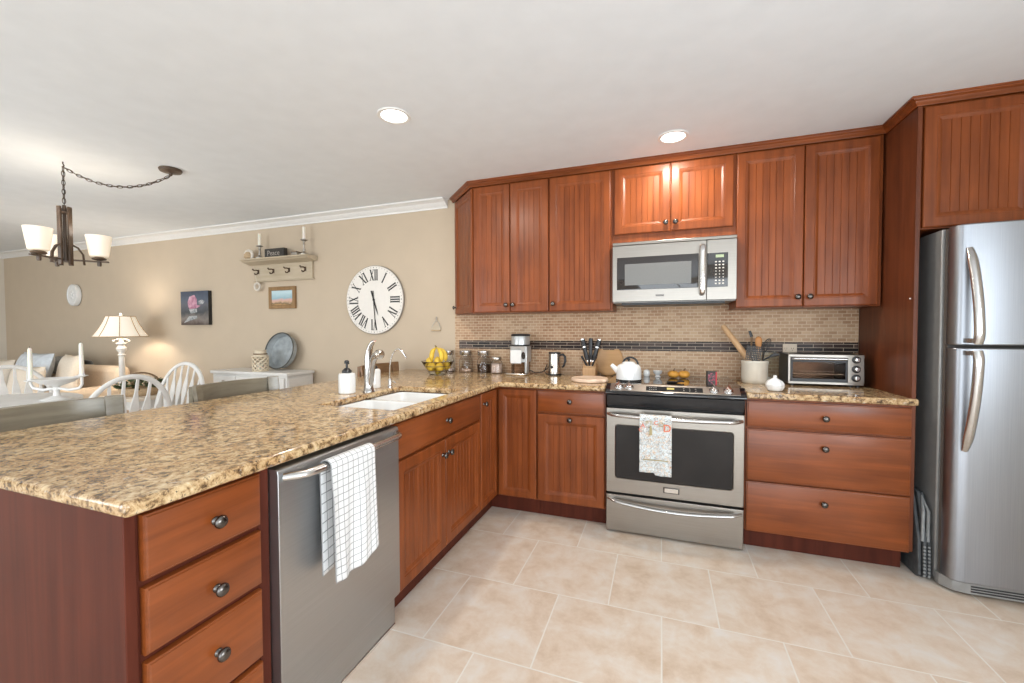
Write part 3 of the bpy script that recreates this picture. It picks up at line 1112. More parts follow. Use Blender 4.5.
for xa, xb in ((.026, .736),):
    a0, a1, b0, b1 = on_console(.0, 0), on_console(1, 0), on_console(0, -.004), on_console(1, -.004)
    MB().prism([a0, a1, b1, b0], xa, xb, axis='x').build('control_panel', 'steel_x', t, bevel=.001)
a0, a1, b0, b1 = on_console(.25, .0012), on_console(.85, .0012), on_console(.25, -.001), on_console(.85, -.001)
dp = MB().prism([a0, a1, b1, b0], .235, .545, axis='x').build('display', 'display_black', t)
a0, a1, b0, b1 = on_console(.38, .002), on_console(.62, .002), on_console(.38, 0), on_console(.62, 0)
MB().prism([a0, a1, b1, b0], .352, .392, axis='x').build('lit_digits', 'amber_display', dp)
for i in range(7):
    for j in range(2):
        xx = (.252 + i * .012) if i < 4 else (.44 + (i - 4) * .032)
        y, z = on_console(.42 + .26 * j, .002)
        B(xx, xx + .007, y - .003, y + .003, z - .0012, z).build('touch_key', 'ink_white', dp)
for x in (.078, .137, .603, .676):
    mb = MB()
    y, z = on_console(.5, .001)
    mb.M = Matrix.Translation((x, y, z)) @ Matrix.Rotation(radians(31), 4, 'X')
    mb.lathe([(0, 0), (.026, 0), (.026, .003), (.019, .006), (.0185, .016), (.016, .019), (0, .0195)], (0, 0, 0), 24)
    mb.box(-.0045, .0045, -.020, .020, .015, .032)
    mb.build('control_knob', 'chrome', t, bevel=.001)
# curved black apron under the console
mb = MB().prism([(-.62, .8555), (-.690, .8555), (-.6845, .840), (-.676, .815), (-.666, .792), (-.655, .780), (-.62, .780)], X0 + .003, X1 - .003, axis='x')
mb.build('apron', 'black_plastic', t, bevel=.002)
# oven door with window, badge and bowed handle
YD = -.669
WX0, WX1, WZ0, WZ1 = .060, .702, .345, .668
mb = MB()
slab_pts = [[(X0, YD + .045), (X0, YD + .004), (X0 + .004, YD)]]


def rrect(x0, x1, z0, z1, r, y, n=6):
    out = []
    for cx, cz, a0 in ((x1 - r, z1 - r, 0), (x0 + r, z1 - r, 90), (x0 + r, z0 + r, 180), (x1 - r, z0 + r, 270)):
        for k in range(n + 1):
            a = radians(a0 + 90 * k / n)
            out.append((cx + r * cos(a), y, cz + r * sin(a)))
    return out


DZ0, DZ1 = .251, .773
mb.rings([rrect(X0, X1, DZ0, DZ1, .006, YD + .045), rrect(X0, X1, DZ0, DZ1, .006, YD + .004), rrect(X0 + .003, X1 - .003, DZ0 + .003, DZ1 - .003, .006, YD),
          rrect(WX0 - .006, WX1 + .006, WZ0 - .006, WZ1 + .006, .020, YD), rrect(WX0 - .002, WX1 + .002, WZ0 - .002, WZ1 + .002, .016, YD - .003),
          rrect(WX0, WX1, WZ0, WZ1, .015, YD + .001)], fill=False)
mb.f([mb.v(p) for p in rrect(X0, X1, DZ0, DZ1, .006, YD + .045)])
dr = mb.build('oven_door', 'steel_x', t, smooth=30)
MB().rings([rrect(WX0, WX1, WZ0, WZ1, .015, YD + .012), rrect(WX0, WX1, WZ0, WZ1, .015, YD - .0005)]).build('window', 'oven_glass', dr, smooth=30)
# racks seen dimly behind the glass are part of the dark window
mb = B(.335, .424, YD - .004, YD, .283, .318)
mb.build('badge', 'pewter', dr, bevel=.002)
B(.342, .417, YD - .005, YD - .0035, .288, .313).build('badge_plate', 'satin_nickel', dr, bevel=.001)


def bow(x0, x1, yface, z, out, drop, rad, n=28, flat=1.2):
    p = []
    for i in range(n + 1):
        u = i / n
        e = min(u, 1 - u)
        k = sin(min(1, e / .08) * pi / 2)
        p.append((x0 + (x1 - x0) * u, yface - (out * .62) * k - out * .38 * sin(pi * u), z - drop * sin(pi * u)))
    return p


MB().tube(bow(.018, .742, YD + .004, .737, .066, .004, .013), .0125, 12, flat=1.25).build('handle', 'steel_bar', dr)
# storage drawer
B(X0, X1, YD, YD + .04, .013, .238).build('drawer', 'steel_x', t, bevel=.004)
dw = [c for c in t.children if c.name.startswith('drawer')][-1]
MB().tube(bow(.020, .742, YD + .004, .212, .048, .022, .011), .0105, 12, flat=1.5).build('handle', 'steel_bar', dw)

# printed souvenir towel on the oven handle
t = thing('tea_towel', 'white tea towel printed with a coastal map and orange letters on the oven handle', 'towel', (.29, -.74, .40))
mb = MB()
mb_wav = lambda u, z: -.004 * sin(u * 8 + z * 2) - .003 * sin(u * 15 - z * 6)
towel(mb, .203, .378, -.757, -.716, .757, lambda u: .424 - .014 * min(1, max(0, (u - .45) * 20)), lambda u: .45, mb_wav, .017, axis='x')
tw = mb.build('cloth', 'map_print', t, smooth=60, solid=.002)
for ch, x, z, s, c in (('C', .209, .672, .030, 'ink_orange'), ('A', .222, .697, .036, 'ink_orange'), ('P', .244, .713, .032, 'ink_olive'), ('E', .268, .718, .024, 'ink_olive'),
                       ('C', .294, .716, .034, 'ink_orange'), ('O', .321, .708, .038, 'ink_olive'), ('D', .353, .688, .06, 'ink_orange')):
    text_mesh(ch, s, .0006, Matrix.Translation((x, -.7695, z)) @ Matrix.Rotation(radians(90), 4, 'X')).build('printed_letter', c, tw, smooth=0)
# lighthouse and a dividing line of the print
mb = MB()
mb.prism([(.256, .645), (.274, .645), (.270, .700), (.260, .700)], -.7700, -.766, axis='y')
mb.box(.225, .36, -.7700, -.760, .500, .503)
mb.build('printed_drawing', 'ink_olive', tw, smooth=0)

# ============================================================ MICROWAVE
t = thing('microwave', 'stainless over-the-range microwave with a vertical bar handle', 'microwave', (.381, -.18, 1.43))
B(.004, .758, -.325, -.012, 1.432, 1.836).build('body', 'fridge_side', t, bevel=.002)
B(.06, .70, -.31, -.05, 1.418, 1.4325).build('underside_grille', 'black_plastic', t, bevel=.002)
YM = -.362
mb = B(.004, .758, YM, -.326, 1.817, 1.838)
mb.build('vent_strip', 'steel_x', t, bevel=.004)
mb = MB().rings([rrect(.004, .586, 1.438, 1.8155, .004, -.326), rrect(.004, .586, 1.438, 1.8155, .004, YM + .003), rrect(.006, .584, 1.440, 1.8135, .004, YM)])
md = mb.build('door', 'steel_x', t, smooth=30)
mb = MB().rings([rrect(.034, .540, 1.518, 1.735, .004, YM + .001), rrect(.034, .540, 1.518, 1.735, .004, YM - .0025), rrect(.037, .537, 1.521, 1.732, .004, YM - .0032)])
mb.build('door_glass', 'dark_glass', md, smooth=30)
mb = B(.085, .498, YM - .0036, YM - .001, 1.547, 1.690)
mb.build('window', 'mesh_grey', md, bevel=.002, label='grey screened window of the microwave door')
mb = B(.282, .334, YM - .002, YM + .001, 1.470, 1.482)
mb.build('badge', 'pewter', md, bevel=.001)
p = []
for i in range(21):
    u = i / 20
    k = sin(min(1, min(u, 1 - u) / .07) * pi / 2)
    p.append((.561, YM - .040 * k, 1.473 + .315 * u))
MB().tube(p, .008, 12, flat=2.0, up=(0, 1, 0)).build('handle', 'chrome', md)
mb = MB().rings([rrect(.588, .758, 1.438, 1.8155, .004, -.326), rrect(.588, .758, 1.438, 1.8155, .004, YM + .003), rrect(.590, .756, 1.440, 1.8135, .004, YM)])
mp = mb.build('control_panel', 'steel_x', t, smooth=30)
B(.590, .708, YM - .003, YM + .001, 1.518, 1.732).build('key_field', 'dark_glass', mp, bevel=.001)
B(.638, .684, YM - .0038, YM - .002, 1.702, 1.720).build('display', 'green_display', mp)
mb = MB()
for j in range(8):
    for i in range(3):
        z = 1.676 - j * .0195
        x = .640 + i * .0205
        h = .005 if j in (3, 4, 5) else .0075
        w = .003 if j in (3, 4, 5) else .005
        mb.box(x - w, x + w, YM - .0036, YM - .002, z - h / 2, z + h / 2)
mb.build('keypad_print', 'ink_white', mp, smooth=0)

# ============================================================ REFRIGERATOR
t = thing('refrigerator', 'stainless top-freezer refrigerator with bowed handles at the right edge of the kitchen', 'refrigerator', (1.98, -.4, 0))
FX0, FX1 = 1.592, 2.352
B(FX0, FX1, -.670, -.03, .022, 1.728).build('body', 'fridge_side', t, bevel=.006, label='grey painted fridge cabinet')
B(FX0 + .012, FX1 - .012, -.706, -.671, .055, 1.725).build('gasket', 'gasket', t)


def fdoor(z0, z1):
    pts = [(FX0 + .002, -.707), (FX0 + .002, -.742), (FX0 + .006, -.758), (FX0 + .014, -.770), (FX0 + .028, -.778), (FX0 + .06, -.784), (FX0 + .20, -.788), (FX0 + .38, -.790), (FX0 + .56, -.788),
           (FX1 - .06, -.784), (FX1 - .028, -.778), (FX1 - .014, -.770), (FX1 - .006, -.758), (FX1 - .002, -.742), (FX1 - .002, -.707)]
    return MB().prism(pts, z0, z1).build('door', 'steel_z', t, bevel=.006, smooth=30, segs=3)


up, lo = fdoor(1.174, 1.728), fdoor(.072, 1.162)


def fhandle(z_far, z_split, parent):
    p, r = [], []
    for i in range(21):
        u = i / 20
        z = z_far + (z_split - z_far) * u
        o = .008 + .078 * sin(u * pi * .5) ** .8
        if u > .93:
            o *= 1 - (u - .93) * 2.0
        p.append((FX0 + .042, -.776 - o, z))
        r.append(.010 + .005 * min(1, u * 8))
    mb = MB().tube(p, r, 12, flat=1.25, up=(0, 1, 0))
    mb.box(FX0 + .030, FX0 + .054, -.85, -.775, min(z_split, z_split - .02 * (1 if z_far < z_split else -1)), max(z_split, z_split - .02 * (1 if z_far < z_split else -1)))
    mb.build('handle', 'steel_bar', parent)


fhandle(1.615, 1.186, up)
fhandle(.690, 1.150, lo)
mb = MB().prism([(FX0, -.67), (FX0, -.705), (FX0 + .03, -.745), (FX0 + .08, -.76), (FX1 - .08, -.76), (FX1 - .03, -.745), (FX1, -.705), (FX1, -.67)], .012, .066)
gr = mb.build('base_grille', 'fridge_side', t, bevel=.004)
mb = MB()
for i in range(3):
    mb.box(FX0 + .09, FX1 - .09, -.7625, -.759, .024 + i * .012, .030 + i * .012)
mb.build('grille_slot', 'black_plastic', gr)
for x in (FX0 + .05, FX1 - .05):
    for y in (-.62, -.08):
        MB().cyl((x, y, 0), .02, .0225, 12).build('roller_foot', 'black_plastic', t)

# folded step stool slotted between cabinet and fridge
t = thing('step_stool', 'folded dark grey step stool slotted between the drawer cabinet and the fridge', 'step stool', (1.568, -.45, 0))
for k, (x0, x1, h, yb) in enumerate(((1.538, 1.552, .405, -.655), (1.556, 1.570, .420, -.665), (1.574, 1.588, .415, -.66))):
    mb = MB().prism([(-.20, 0), (yb + .03, 0), (yb, .02), (yb + .012, h * .5), (yb + .07, h - .015), (yb + .085, h), (-.20, h)], x0, x1, axis='x')
    mb.build('folding_panel', 'stool_fabric', t, bevel=.004)
mb = MB().tube([(1.554, -.648, .19), (1.554, -.650, .34), (1.563, -.615, .405), (1.575, -.648, .34), (1.575, -.650, .19)], .007, 8)
mb.build('carry_strap', 'stool_strut', t)
for x in (1.5535, 1.572):
    mb = MB()
    for i in range(9):
        mb.ball((x, -.672 + .0003 * i, .025 + .018 * i), .006, 8, 6)
    mb.build('hinge_row', 'stool_strut', t)


# ============================================================ AROUND THE SINK
t = thing('faucet', 'tall chrome kitchen faucet with a swept lever and pull-out spout behind the sink', 'faucet', (-1.256, -1.310, ZT))
fx, fy = -1.256, -1.310
MB().lathe([(0, .9005), (.034, .9005), (.034, .906), (.028, .914), (.025, .93), (.023, 1.02), (.022, 1.06), (.018, 1.085), (0, 1.09)], (fx, fy, 0), 24).build('body', 'satin_steel', t)
dx, dy = .96, -.28
sp = [(.008, .925), (.020, .975), (.026, 1.02), (.034, 1.058), (.046, 1.086), (.060, 1.104), (.074, 1.114), (.086, 1.117)]
MB().tube([(fx + dx * a, fy + dy * a, z) for a, z in sp], [.014, .019, .019, .019, .019, .019, .019, .021], 14).build('spout', 'satin_steel', t)
mb = MB().tube([(fx + dx * a, fy + dy * a, z) for a, z in ((.078, 1.116), (.090, 1.118), (.112, 1.116), (.120, 1.114))], [.021, .027, .027, .020], 14)
mb.build('spray_head', 'satin_nickel', t)
le = [(0, 1.065), (.002, 1.10), (.008, 1.135), (.022, 1.165), (.042, 1.186), (.060, 1.192)]
MB().tube([(fx + .9 * a, fy - .2 * a, z) for a, z in le], [.022, .020, .017, .014, .011, .007], 12, flat=1.25).build('lever', 'satin_steel', t)

t = thing('filter_faucet', 'slim chrome gooseneck water-filter tap right of the main faucet', 'faucet', (-1.272, -1.09, ZT))
fx, fy = -1.272, -1.09
MB().lathe([(0, .9005), (.018, .9005), (.018, .904), (.012, .91), (.012, .945), (.008, .952), (0, .953)], (fx, fy, 0), 18).build('base', 'chrome', t)
p = [(0, .945), (.002, 1.03), (.012, 1.075), (.026, 1.105), (.046, 1.128), (.070, 1.137), (.092, 1.128), (.112, 1.108), (.132, 1.083)]
MB().tube([(fx + a, fy - .1 * a, z) for a, z in p], .0048, 10).build('spout', 'chrome', t)
MB().tube([(fx + .008, fy - .002, .932), (fx + .03, fy - .006, .936), (fx + .052, fy - .01, .925)], [.0055, .005, .003], 8).build('lever', 'chrome', t)

for (x, y, r, h, lab) in ((-1.338, -1.392, .0455, .115, 'white ceramic soap dispenser with black pump, left of the faucet'),
                          (-1.335, -1.168, .0425, .118, 'white ceramic soap dispenser with black pump, half hidden behind the faucet')):
    t = thing('soap_dispenser', lab, 'soap dispenser', (x, y, ZT), 0, 'white soap dispensers by the sink')
    MB().lathe([(0, .9005), (r - .004, .9005), (r, .905), (r, .9 + h - .012), (r - .003, .9 + h - .004), (r - .012, .9 + h), (0, .9 + h)], (x, y, 0), 28).build('bottle', 'porcelain', t)
    z = .9 + h
    mb = MB().lathe([(0, z), (.026, z), (.026, z + .012), (.016, z + .022), (.013, z + .026), (.006, z + .028), (.006, z + .05), (.013, z + .052), (.013, z + .064), (.008, z + .070), (0, z + .071)], (x, y, 0), 20)
    mb.tube([(x, y, z + .060), (x + .026, y - .018, z + .060), (x + .036, y - .025, z + .054)], [.006, .005, .004], 8)
    mb.build('pump', 'black_plastic', t)

# ============================================================ FRUIT BOWL
bx, by = -1.365, -.335
t = thing('fruit_bowl', 'clear glass bowl of fruit on the worktop corner', 'bowl', (bx, by, ZT))
MB().lathe([(0, .902), (.060, .9005), (.066, .904), (.082, .93), (.108, .968), (.128, 1.002), (.130, 1.006), (.126, 1.004), (.105, .971), (.079, .934), (.062, .909), (0, .907)],
           (bx, by, 0), 32, cap=False).build('glass_bowl', 'bowl_glass', t)
mb = MB()
for z, r in ((.93, .0835), (.968, .1095), (1.004, .1305)):
    mb.tube([(bx + r * cos(2 * pi * i / 28), by + r * sin(2 * pi * i / 28), z) for i in range(28)], .0018, 6, closed=True)
mb.build('bowl_ridge', 'dark_bronze', t)
fr = [(-.070, -.02, .962, 'yellow lemon at the left side of the glass bowl'), (-.015, -.072, .960, 'frontmost yellow lemon in the glass bowl'),
      (.050, -.055, .960, 'yellow lemon front right in the glass bowl'), (.072, .02, .965, 'yellow lemon at the right side of the glass bowl'),
      (-.02, .055, .960, 'yellow lemon at the back of the glass bowl, mostly hidden'), (.005, -.005, .938, 'yellow lemon at the bottom middle of the glass bowl'),
      (.018, -.030, 1.005, 'topmost yellow lemon just under the bananas'), (-.048, -.048, 1.000, 'upper left yellow lemon in the glass bowl')]
for i, (ax, ay, z, lab) in enumerate(fr):
    r = .030
    mb = MB()
    mb.M = Matrix.Translation((bx + ax, by + ay, z)) @ Matrix.Rotation(i * 1.3, 4, 'Z') @ Matrix.Rotation(1.2 + .3 * i, 4, 'X')
    mb.lathe([(0, -.040), (.006, -.038), (.016, -.031), (.026, -.018), (.030, 0), (.027, .016), (.017, .030), (.008, .036), (.005, .041), (0, .042)], (0, 0, 0), 18)
    o = thing('lemon', lab, 'lemon', (bx + ax, by + ay, z - .03), 0, 'lemons in the fruit bowl')
    mb.build('skin', 'lemon_skin', o)
t = thing('banana_bunch', 'bunch of ripe yellow bananas standing on the fruit in the bowl', 'bananas', (bx, by, 1.01))
top = Vector((bx - .005, by - .01, 1.112))
for ang, ln, bulge in ((-110, .050, .030), (-35, .098, .052), (5, .080, .040)):
    a = radians(ang)
    d = Vector((cos(a), sin(a), 0))
    pts, rr = [], []
    for k in range(15):
        u = k / 14
        out = ln * (u ** .8) * .95 + bulge * sin(pi * u) * .55
        z = top.z - .095 * u - .012 * u * u + .012 * sin(pi * u)
        pts.append(top + d * out + Vector((0, 0, z - top.z)))
        rr.append(.005 + .0135 * sin(min(1, max(0, (u - .08) / .35)) * pi / 2) if u < .8 else .0185 * max(.22, 1 - ((u - .8) / .2) ** 1.8 * .8))
    b = MB().tube(pts, rr, 10).build('banana', 'banana_skin', t)
    MB().tube([pts[-1] + (pts[-1] - pts[-2]) * .1, pts[-1] + (pts[-1] - pts[-2]) * .6], [.0042, .003], 8).build('tip', 'banana_tip', b)
MB().tube([top + Vector((0, 0, -.006)), top + Vector((-.004, 0, .008)), top + Vector((-.012, 0, .018))], [.010, .007, .005], 8).build('stem', 'banana_tip', t)

# ============================================================ JARS ON THE BACK COUNTER
def jar(x, y, lab, content, ch, r=.057):
    t = thing('storage_jar', lab, 'jar', (x, y, ZT), 0, 'glass jars along the backsplash')
    pr = [(0, .9005), (r - .004, .9005), (r, .905), (r, .985), (r - .004, 1.005), (r - .014, 1.025), (r - .014, 1.042), (r - .017, 1.042), (r - .017, 1.024),
          (r - .007, 1.004), (r - .003, .984), (r - .003, .908), (0, .905)]
    MB().lathe(pr, (x, y, 0), 28, cap=False).build('glass', 'clear_glass', t)
    q = r - .005
    MB().lathe([(0, .9055), (q, .9055), (q, .9055 + ch), (q * .5, .9055 + ch + .006), (0, .9055 + ch + .003)], (x, y, 0), 24).build('contents', content, t)
    l = MB().lathe([(0, 1.0425), (r - .005, 1.0425), (r - .004, 1.044), (r - .004, 1.078), (r - .006, 1.080), (0, 1.0805)], (x, y, 0), 28).build('lid', 'steel_bar', t)
    return t


jar(-1.400, -.105, 'chrome-lidded glass jar half hidden behind the fruit bowl', 'sugar_pink', .018)
jar(-1.238, -.085, 'chrome-lidded glass jar with a low layer of tan grains, right beside the fruit bowl', 'rice_grains', .020)
jar(-1.072, -.085, 'chrome-lidded glass jar of dark coffee beans', 'coffee_beans', .060)
x, y = -.945, -.115
t = thing('candle_jar', 'short clear glass jar filled with pink salt, left of the coffee maker', 'jar', (x, y, ZT))
MB().lathe([(0, .9005), (.044, .9005), (.048, .905), (.048, .982), (.042, .996), (.034, 1.002), (.034, 1.010), (.031, 1.010), (.031, 1.001), (.040, .993), (.045, .981), (.045, .909), (0, .906)],
           (x, y, 0), 28, cap=False).build('glass', 'clear_glass', t)
MB().lathe([(0, .9065), (.0435, .9065), (.0435, .978), (0, .979)], (x, y, 0), 24).build('contents', 'sugar_pink', t)
MB().lathe([(0, 1.0105), (.040, 1.0105), (.041, 1.013), (.041, 1.028), (.036, 1.034), (.012, 1.036), (0, 1.036)], (x, y, 0), 24).build('lid', 'satin_nickel', t)

# ============================================================ COFFEE MAKER
x, y = -.735, -.125
t = thing('coffee_maker', 'stainless coffee maker with a black lid and pale front panel in the corner', 'coffee maker', (x, y, ZT))


def rr2(cx, cy, hx, hy, r, z, n=5):
    return [(px, py, z) for px, py in ((p[0], p[2]) for p in rrect(cx - hx, cx + hx, cy - hy, cy + hy, r, 0, n))]


MB().rings([rr2(x - .008, y - .022, .092, .088, .025, .9005), rr2(x - .008, y - .022, .094, .090, .025, .907), rr2(x - .008, y - .022, .090, .086, .025, .914)]).build('base_plate', 'satin_nickel', t)
MB().rings([rr2(x + .002, y, .066, .062, .02, .9145), rr2(x + .002, y, .066, .062, .02, 1.000)]).build('grounds_bin', 'smoked_glass', t, label='dark see-through bin at the bottom')
MB().rings([rr2(x, y, .072, .070, .022, 1.001), rr2(x, y, .072, .070, .022, 1.118), rr2(x, y, .075, .072, .024, 1.124)]).build('body', 'silver_paint', t)
B(x + .055, x + .076, y - .074, y - .02, .9145, 1.125).build('pillar', 'silver_paint', t, bevel=.006)
B(x - .060, x + .030, y - .076, y - .071, .990, 1.094).build('front_panel', 'porcelain', t, bevel=.003)
MB().lathe([(0, -.078), (.016, -.078), (.017, -.075), (.017, -.070)], (x + .046, y, 1.052), 20, axis='y', sy=1.7).build('oval_window', 'dark_glass', t)
MB().lathe([(.0735, 1.1245), (.075, 1.128), (.075, 1.133), (.0735, 1.136)], (x, y, 0), 28).build('black_band', 'black_plastic', t)
MB().lathe([(.074, 1.1365), (.074, 1.198), (.072, 1.203)], (x, y, 0), 32).build('drum', 'silver_paint', t)
MB().lathe([(.075, 1.2035), (.077, 1.206), (.077, 1.214), (.070, 1.220), (.02, 1.222), (0, 1.222)], (x, y, 0), 32).build('lid', 'black_plastic', t)
p = [(x + .07, y + .03, .93), (x + .11, y + .04, .908), (x + .16, y + .06, .915), (x + .20, y + .085, .945), (x + .215, y + .108, .985)]
MB().tube(p, .0035, 8).build('power_cord', 'black_plastic', t)

# milk frother jug
x, y = -.462, -.105
t = thing('milk_frother', 'small stainless milk frother jug with a black loop handle', 'jug', (x, y, ZT))
MB().lathe([(0, .9005), (.053, .9005), (.053, .910), (.050, .912), (0, .912)], (x, y, 0), 28).build('base', 'black_plastic', t)
MB().lathe([(0, .9125), (.050, .9125), (.049, .98), (.046, 1.058), (.045, 1.066), (0, 1.066)], (x, y, 0), 28).build('jug', 'satin_nickel', t)
MB().lathe([(0, 1.0665), (.047, 1.0665), (.048, 1.070), (.047, 1.077), (0, 1.079)], (x, y, 0), 28).build('lid', 'black_plastic', t)
MB().tube([(x + .042, y - .01, 1.056), (x + .068, y - .016, 1.062), (x + .086, y - .02, 1.045), (x + .088, y - .02, 1.01), (x + .076, y - .018, .975), (x + .064, y - .016, .962)],
          [.008, .0095, .0095, .0095, .008, .006], 10).build('handle', 'black_plastic', t)
MB().lathe([(0, -.0515), (.010, -.0515), (.011, -.049), (.011, -.043)], (x - .012, y, .965), 16, axis='y').build('button', 'black_plastic', t)
p = [(x - .04, y + .01, .906), (x - .075, y + .03, .904), (x - .10, y + .06, .92), (x - .085, y + .09, .975)]
MB().tube(p, .003, 8).build('power_cord', 'black_plastic', t)

# ============================================================ KNIFE BLOCK AND KNIVES
x, y = -.185, -.115
t = thing('knife_block', 'pale wooden knife block on the worktop left of the range', 'knife block', (x, y, ZT))
mb = MB().prism([(y - .055, .9005), (y + .055, .9005), (y + .055, .985), (y + .02, 1.015), (y - .055, .965)], x - .048, x + .048, axis='x')
mb.build('block', 'light_wood', t, bevel=.004)


def knife(base, d, ln, r, lab, caps=True):
    o = thing('kitchen_knife', lab, 'knife', base, 0, 'black-handled knives in the block')
    d = Vector(d).normalized()
    b = Vector(base)
    s = [(0, .75), (.15, 1), (.5, .85), (.85, 1.05), (1, .85)]
    MB().tube([b + d * (ln * u) for u, _ in s], [r * k for _, k in s], 10, flat=.6).build('handle', 'black_plastic', o)
    MB().tube([b - d * .05, b - d * .002], [.004, .008], 8, flat=.25).build('blade', 'chrome', o)
    if caps:
        mb = MB()
        for u in (.62, .98):
            mb.tube([b + d * (ln * u - .004), b + d * (ln * u + .004)], [r * 1.12, r * 1.12], 10, flat=.66)
        mb.build('silver_band', 'chrome', o)


zb = 1.020
knife((x - .024, y + .015, zb), (-.24, .05, 1), .166, .0175, 'big black knife handle with silver bands, leftmost in the block')
knife((x + .000, y + .012, zb + .004), (.01, .05, 1), .164, .016, 'big all-black knife handle in the middle of the block', False)
knife((x + .024, y + .015, zb), (.26, .05, 1), .164, .0175, 'big black knife handle with silver bands, rightmost in the block')
for k, nm in ((-1, 'left'), (0, 'middle'), (1, 'right')):
    knife((x + .020 * k, y - .035, .987 - .002), (.50 * k, -.30, 1), .082, .0088, 'short black knife handle in the front row of the block, %s one' % nm, False)

# ============================================================ BOARDS
t = thing('cutting_board', 'round wooden cutting board leaning on the backsplash behind the kettle', 'cutting board', (-.03, -.04, ZT))
mb = MB()
mb.M = Matrix.Translation((-.060, -.052, .9015)) @ Matrix.Rotation(radians(-11), 4, 'X')
mb.lathe([(0, .014), (.112, .014), (.116, .011), (.116, .003), (.112, 0), (.090, 0), (.088, .001), (0, .001)], (0, 0, .122), 48, axis='y', sx=.93, sy=1.05)
mb.build('board', 'board_wood', t)
mb = MB()
mb.M = Matrix.Translation((-.060, -.052, .9015)) @ Matrix.Rotation(radians(-11), 4, 'X')
mb.tube([(.070, .006, .205), (.095, .004, .232), (.125, .002, .236), (.155, .004, .228)], [.010, .009, .009, .007], 10, flat=.6)
mb.build('handle', 'dark_bronze', t, label='dark handle of the round board')

t = thing('serving_board', 'thick round pale wooden board lying on the worktop left of the range', 'board', (-.14, -.42, ZT))
MB().lathe([(0, .9005), (.118, .9005), (.124, .905), (.124, .920), (.120, .9245), (.104, .925), (.100, .923), (0, .923)], (-.140, -.42, 0), 44).build('disc', 'pale_pink_wood', t)
mb = MB().prism([(-.05, -.505), (-.022, -.492), (-.012, -.455), (-.03, -.45)], .9005, .920)
mb.build('grip', 'pale_pink_wood', t, bevel=.005)

t = thing('glass_board', 'clear glass cutting board standing against the backsplash between crock and toaster oven', 'cutting board', (.985, -.05, ZT))
mb = MB()
mb.M = Matrix.Translation((.985, -.056, .9015)) @ Matrix.Rotation(radians(-9), 4, 'X')
mb.rings([rrect(-.078, .078, 0, .200, .012, 0), rrect(-.078, .078, 0, .200, .012, .005)])
mb.build('glass', 'board_glass', t, bevel=.001, smooth=30)
B(.995, 1.035, -.0620, -.054, .9005, .906).build('foot', 'outlet_plastic', t)

# ============================================================ ON THE COOKTOP
ZK = .9162
x, y = .118, -.425
t = thing('kettle', 'white enamel kettle with a black arched handle on the left front burner', 'kettle', (x, y, ZK))
MB().lathe([(0, ZK), (.080, ZK), (.082, ZK + .004), (.082, ZK + .008), (.0805, ZK + .009), (.080, ZK + .06), (.078, ZK + .082), (.071, ZK + .098), (.056, ZK + .108), (.038, ZK + .113), (0, ZK + .114)],
           (x, y, 0), 40).build('body', 'porcelain', t)
MB().lathe([(.0805, ZK + .0005), (.0825, ZK + .003), (.0825, ZK + .009), (.0808, ZK + .010)], (x, y, 0), 40).build('base_ring', 'pewter', t)
MB().lathe([(0, ZK + .1125), (.042, ZK + .1125), (.042, ZK + .117), (.030, ZK + .124), (0, ZK + .127)], (x, y, 0), 28).build('lid', 'porcelain', t)
MB().lathe([(0, ZK + .126), (.006, ZK + .126), (.006, ZK + .131), (.011, ZK + .136), (.009, ZK + .143), (0, ZK + .145)], (x, y, 0), 18).build('lid_knob', 'black_plastic', t)
s = Vector((-.96, -.05, 0)).normalized()
MB().tube([Vector((x, y, ZK + .060)) + s * .070, Vector((x, y, ZK + .082)) + s * .092, Vector((x, y, ZK + .102)) + s * .112], [.020, .0155, .0125], 14).build('spout', 'porcelain', t)
pts = []
for k in range(17):
    a = pi * k / 16
    pts.append((x + .048 * cos(a) + .01, y, ZK + .104 + .048 * sin(a)))
MB().tube(pts, .0065, 10).build('handle', 'black_plastic', t)
mb = MB()
for q in (pts[0], pts[-1]):
    mb.ball((q[0], q[1], q[2] - .001), .009, 12, 8)
mb.build('handle_bracket', 'chrome', t)

t = thing('salt_jar', 'tiny white ceramic pot just right of the kettle, at the back of the cooktop', 'pot', (.222, -.13, ZK))
MB().lathe([(0, ZK), (.018, ZK), (.022, ZK + .01), (.023, ZK + .03), (.019, ZK + .038), (.019, ZK + .042), (.010, ZK + .048), (0, ZK + .049)], (.222, -.13, 0), 22).build('pot', 'porcelain', t)
t = thing('pinch_bowl', 'small white footed bowl at the back of the cooktop', 'bowl', (.297, -.15, ZK))
MB().lathe([(0, ZK), (.020, ZK), (.021, ZK + .003), (.013, ZK + .010), (.014, ZK + .014), (.027, ZK + .026), (.033, ZK + .044), (.031, ZK + .044), (.024, ZK + .028), (0, ZK + .020)],
           (.297, -.15, 0), 26, cap=False).build('bowl', 'porcelain', t)


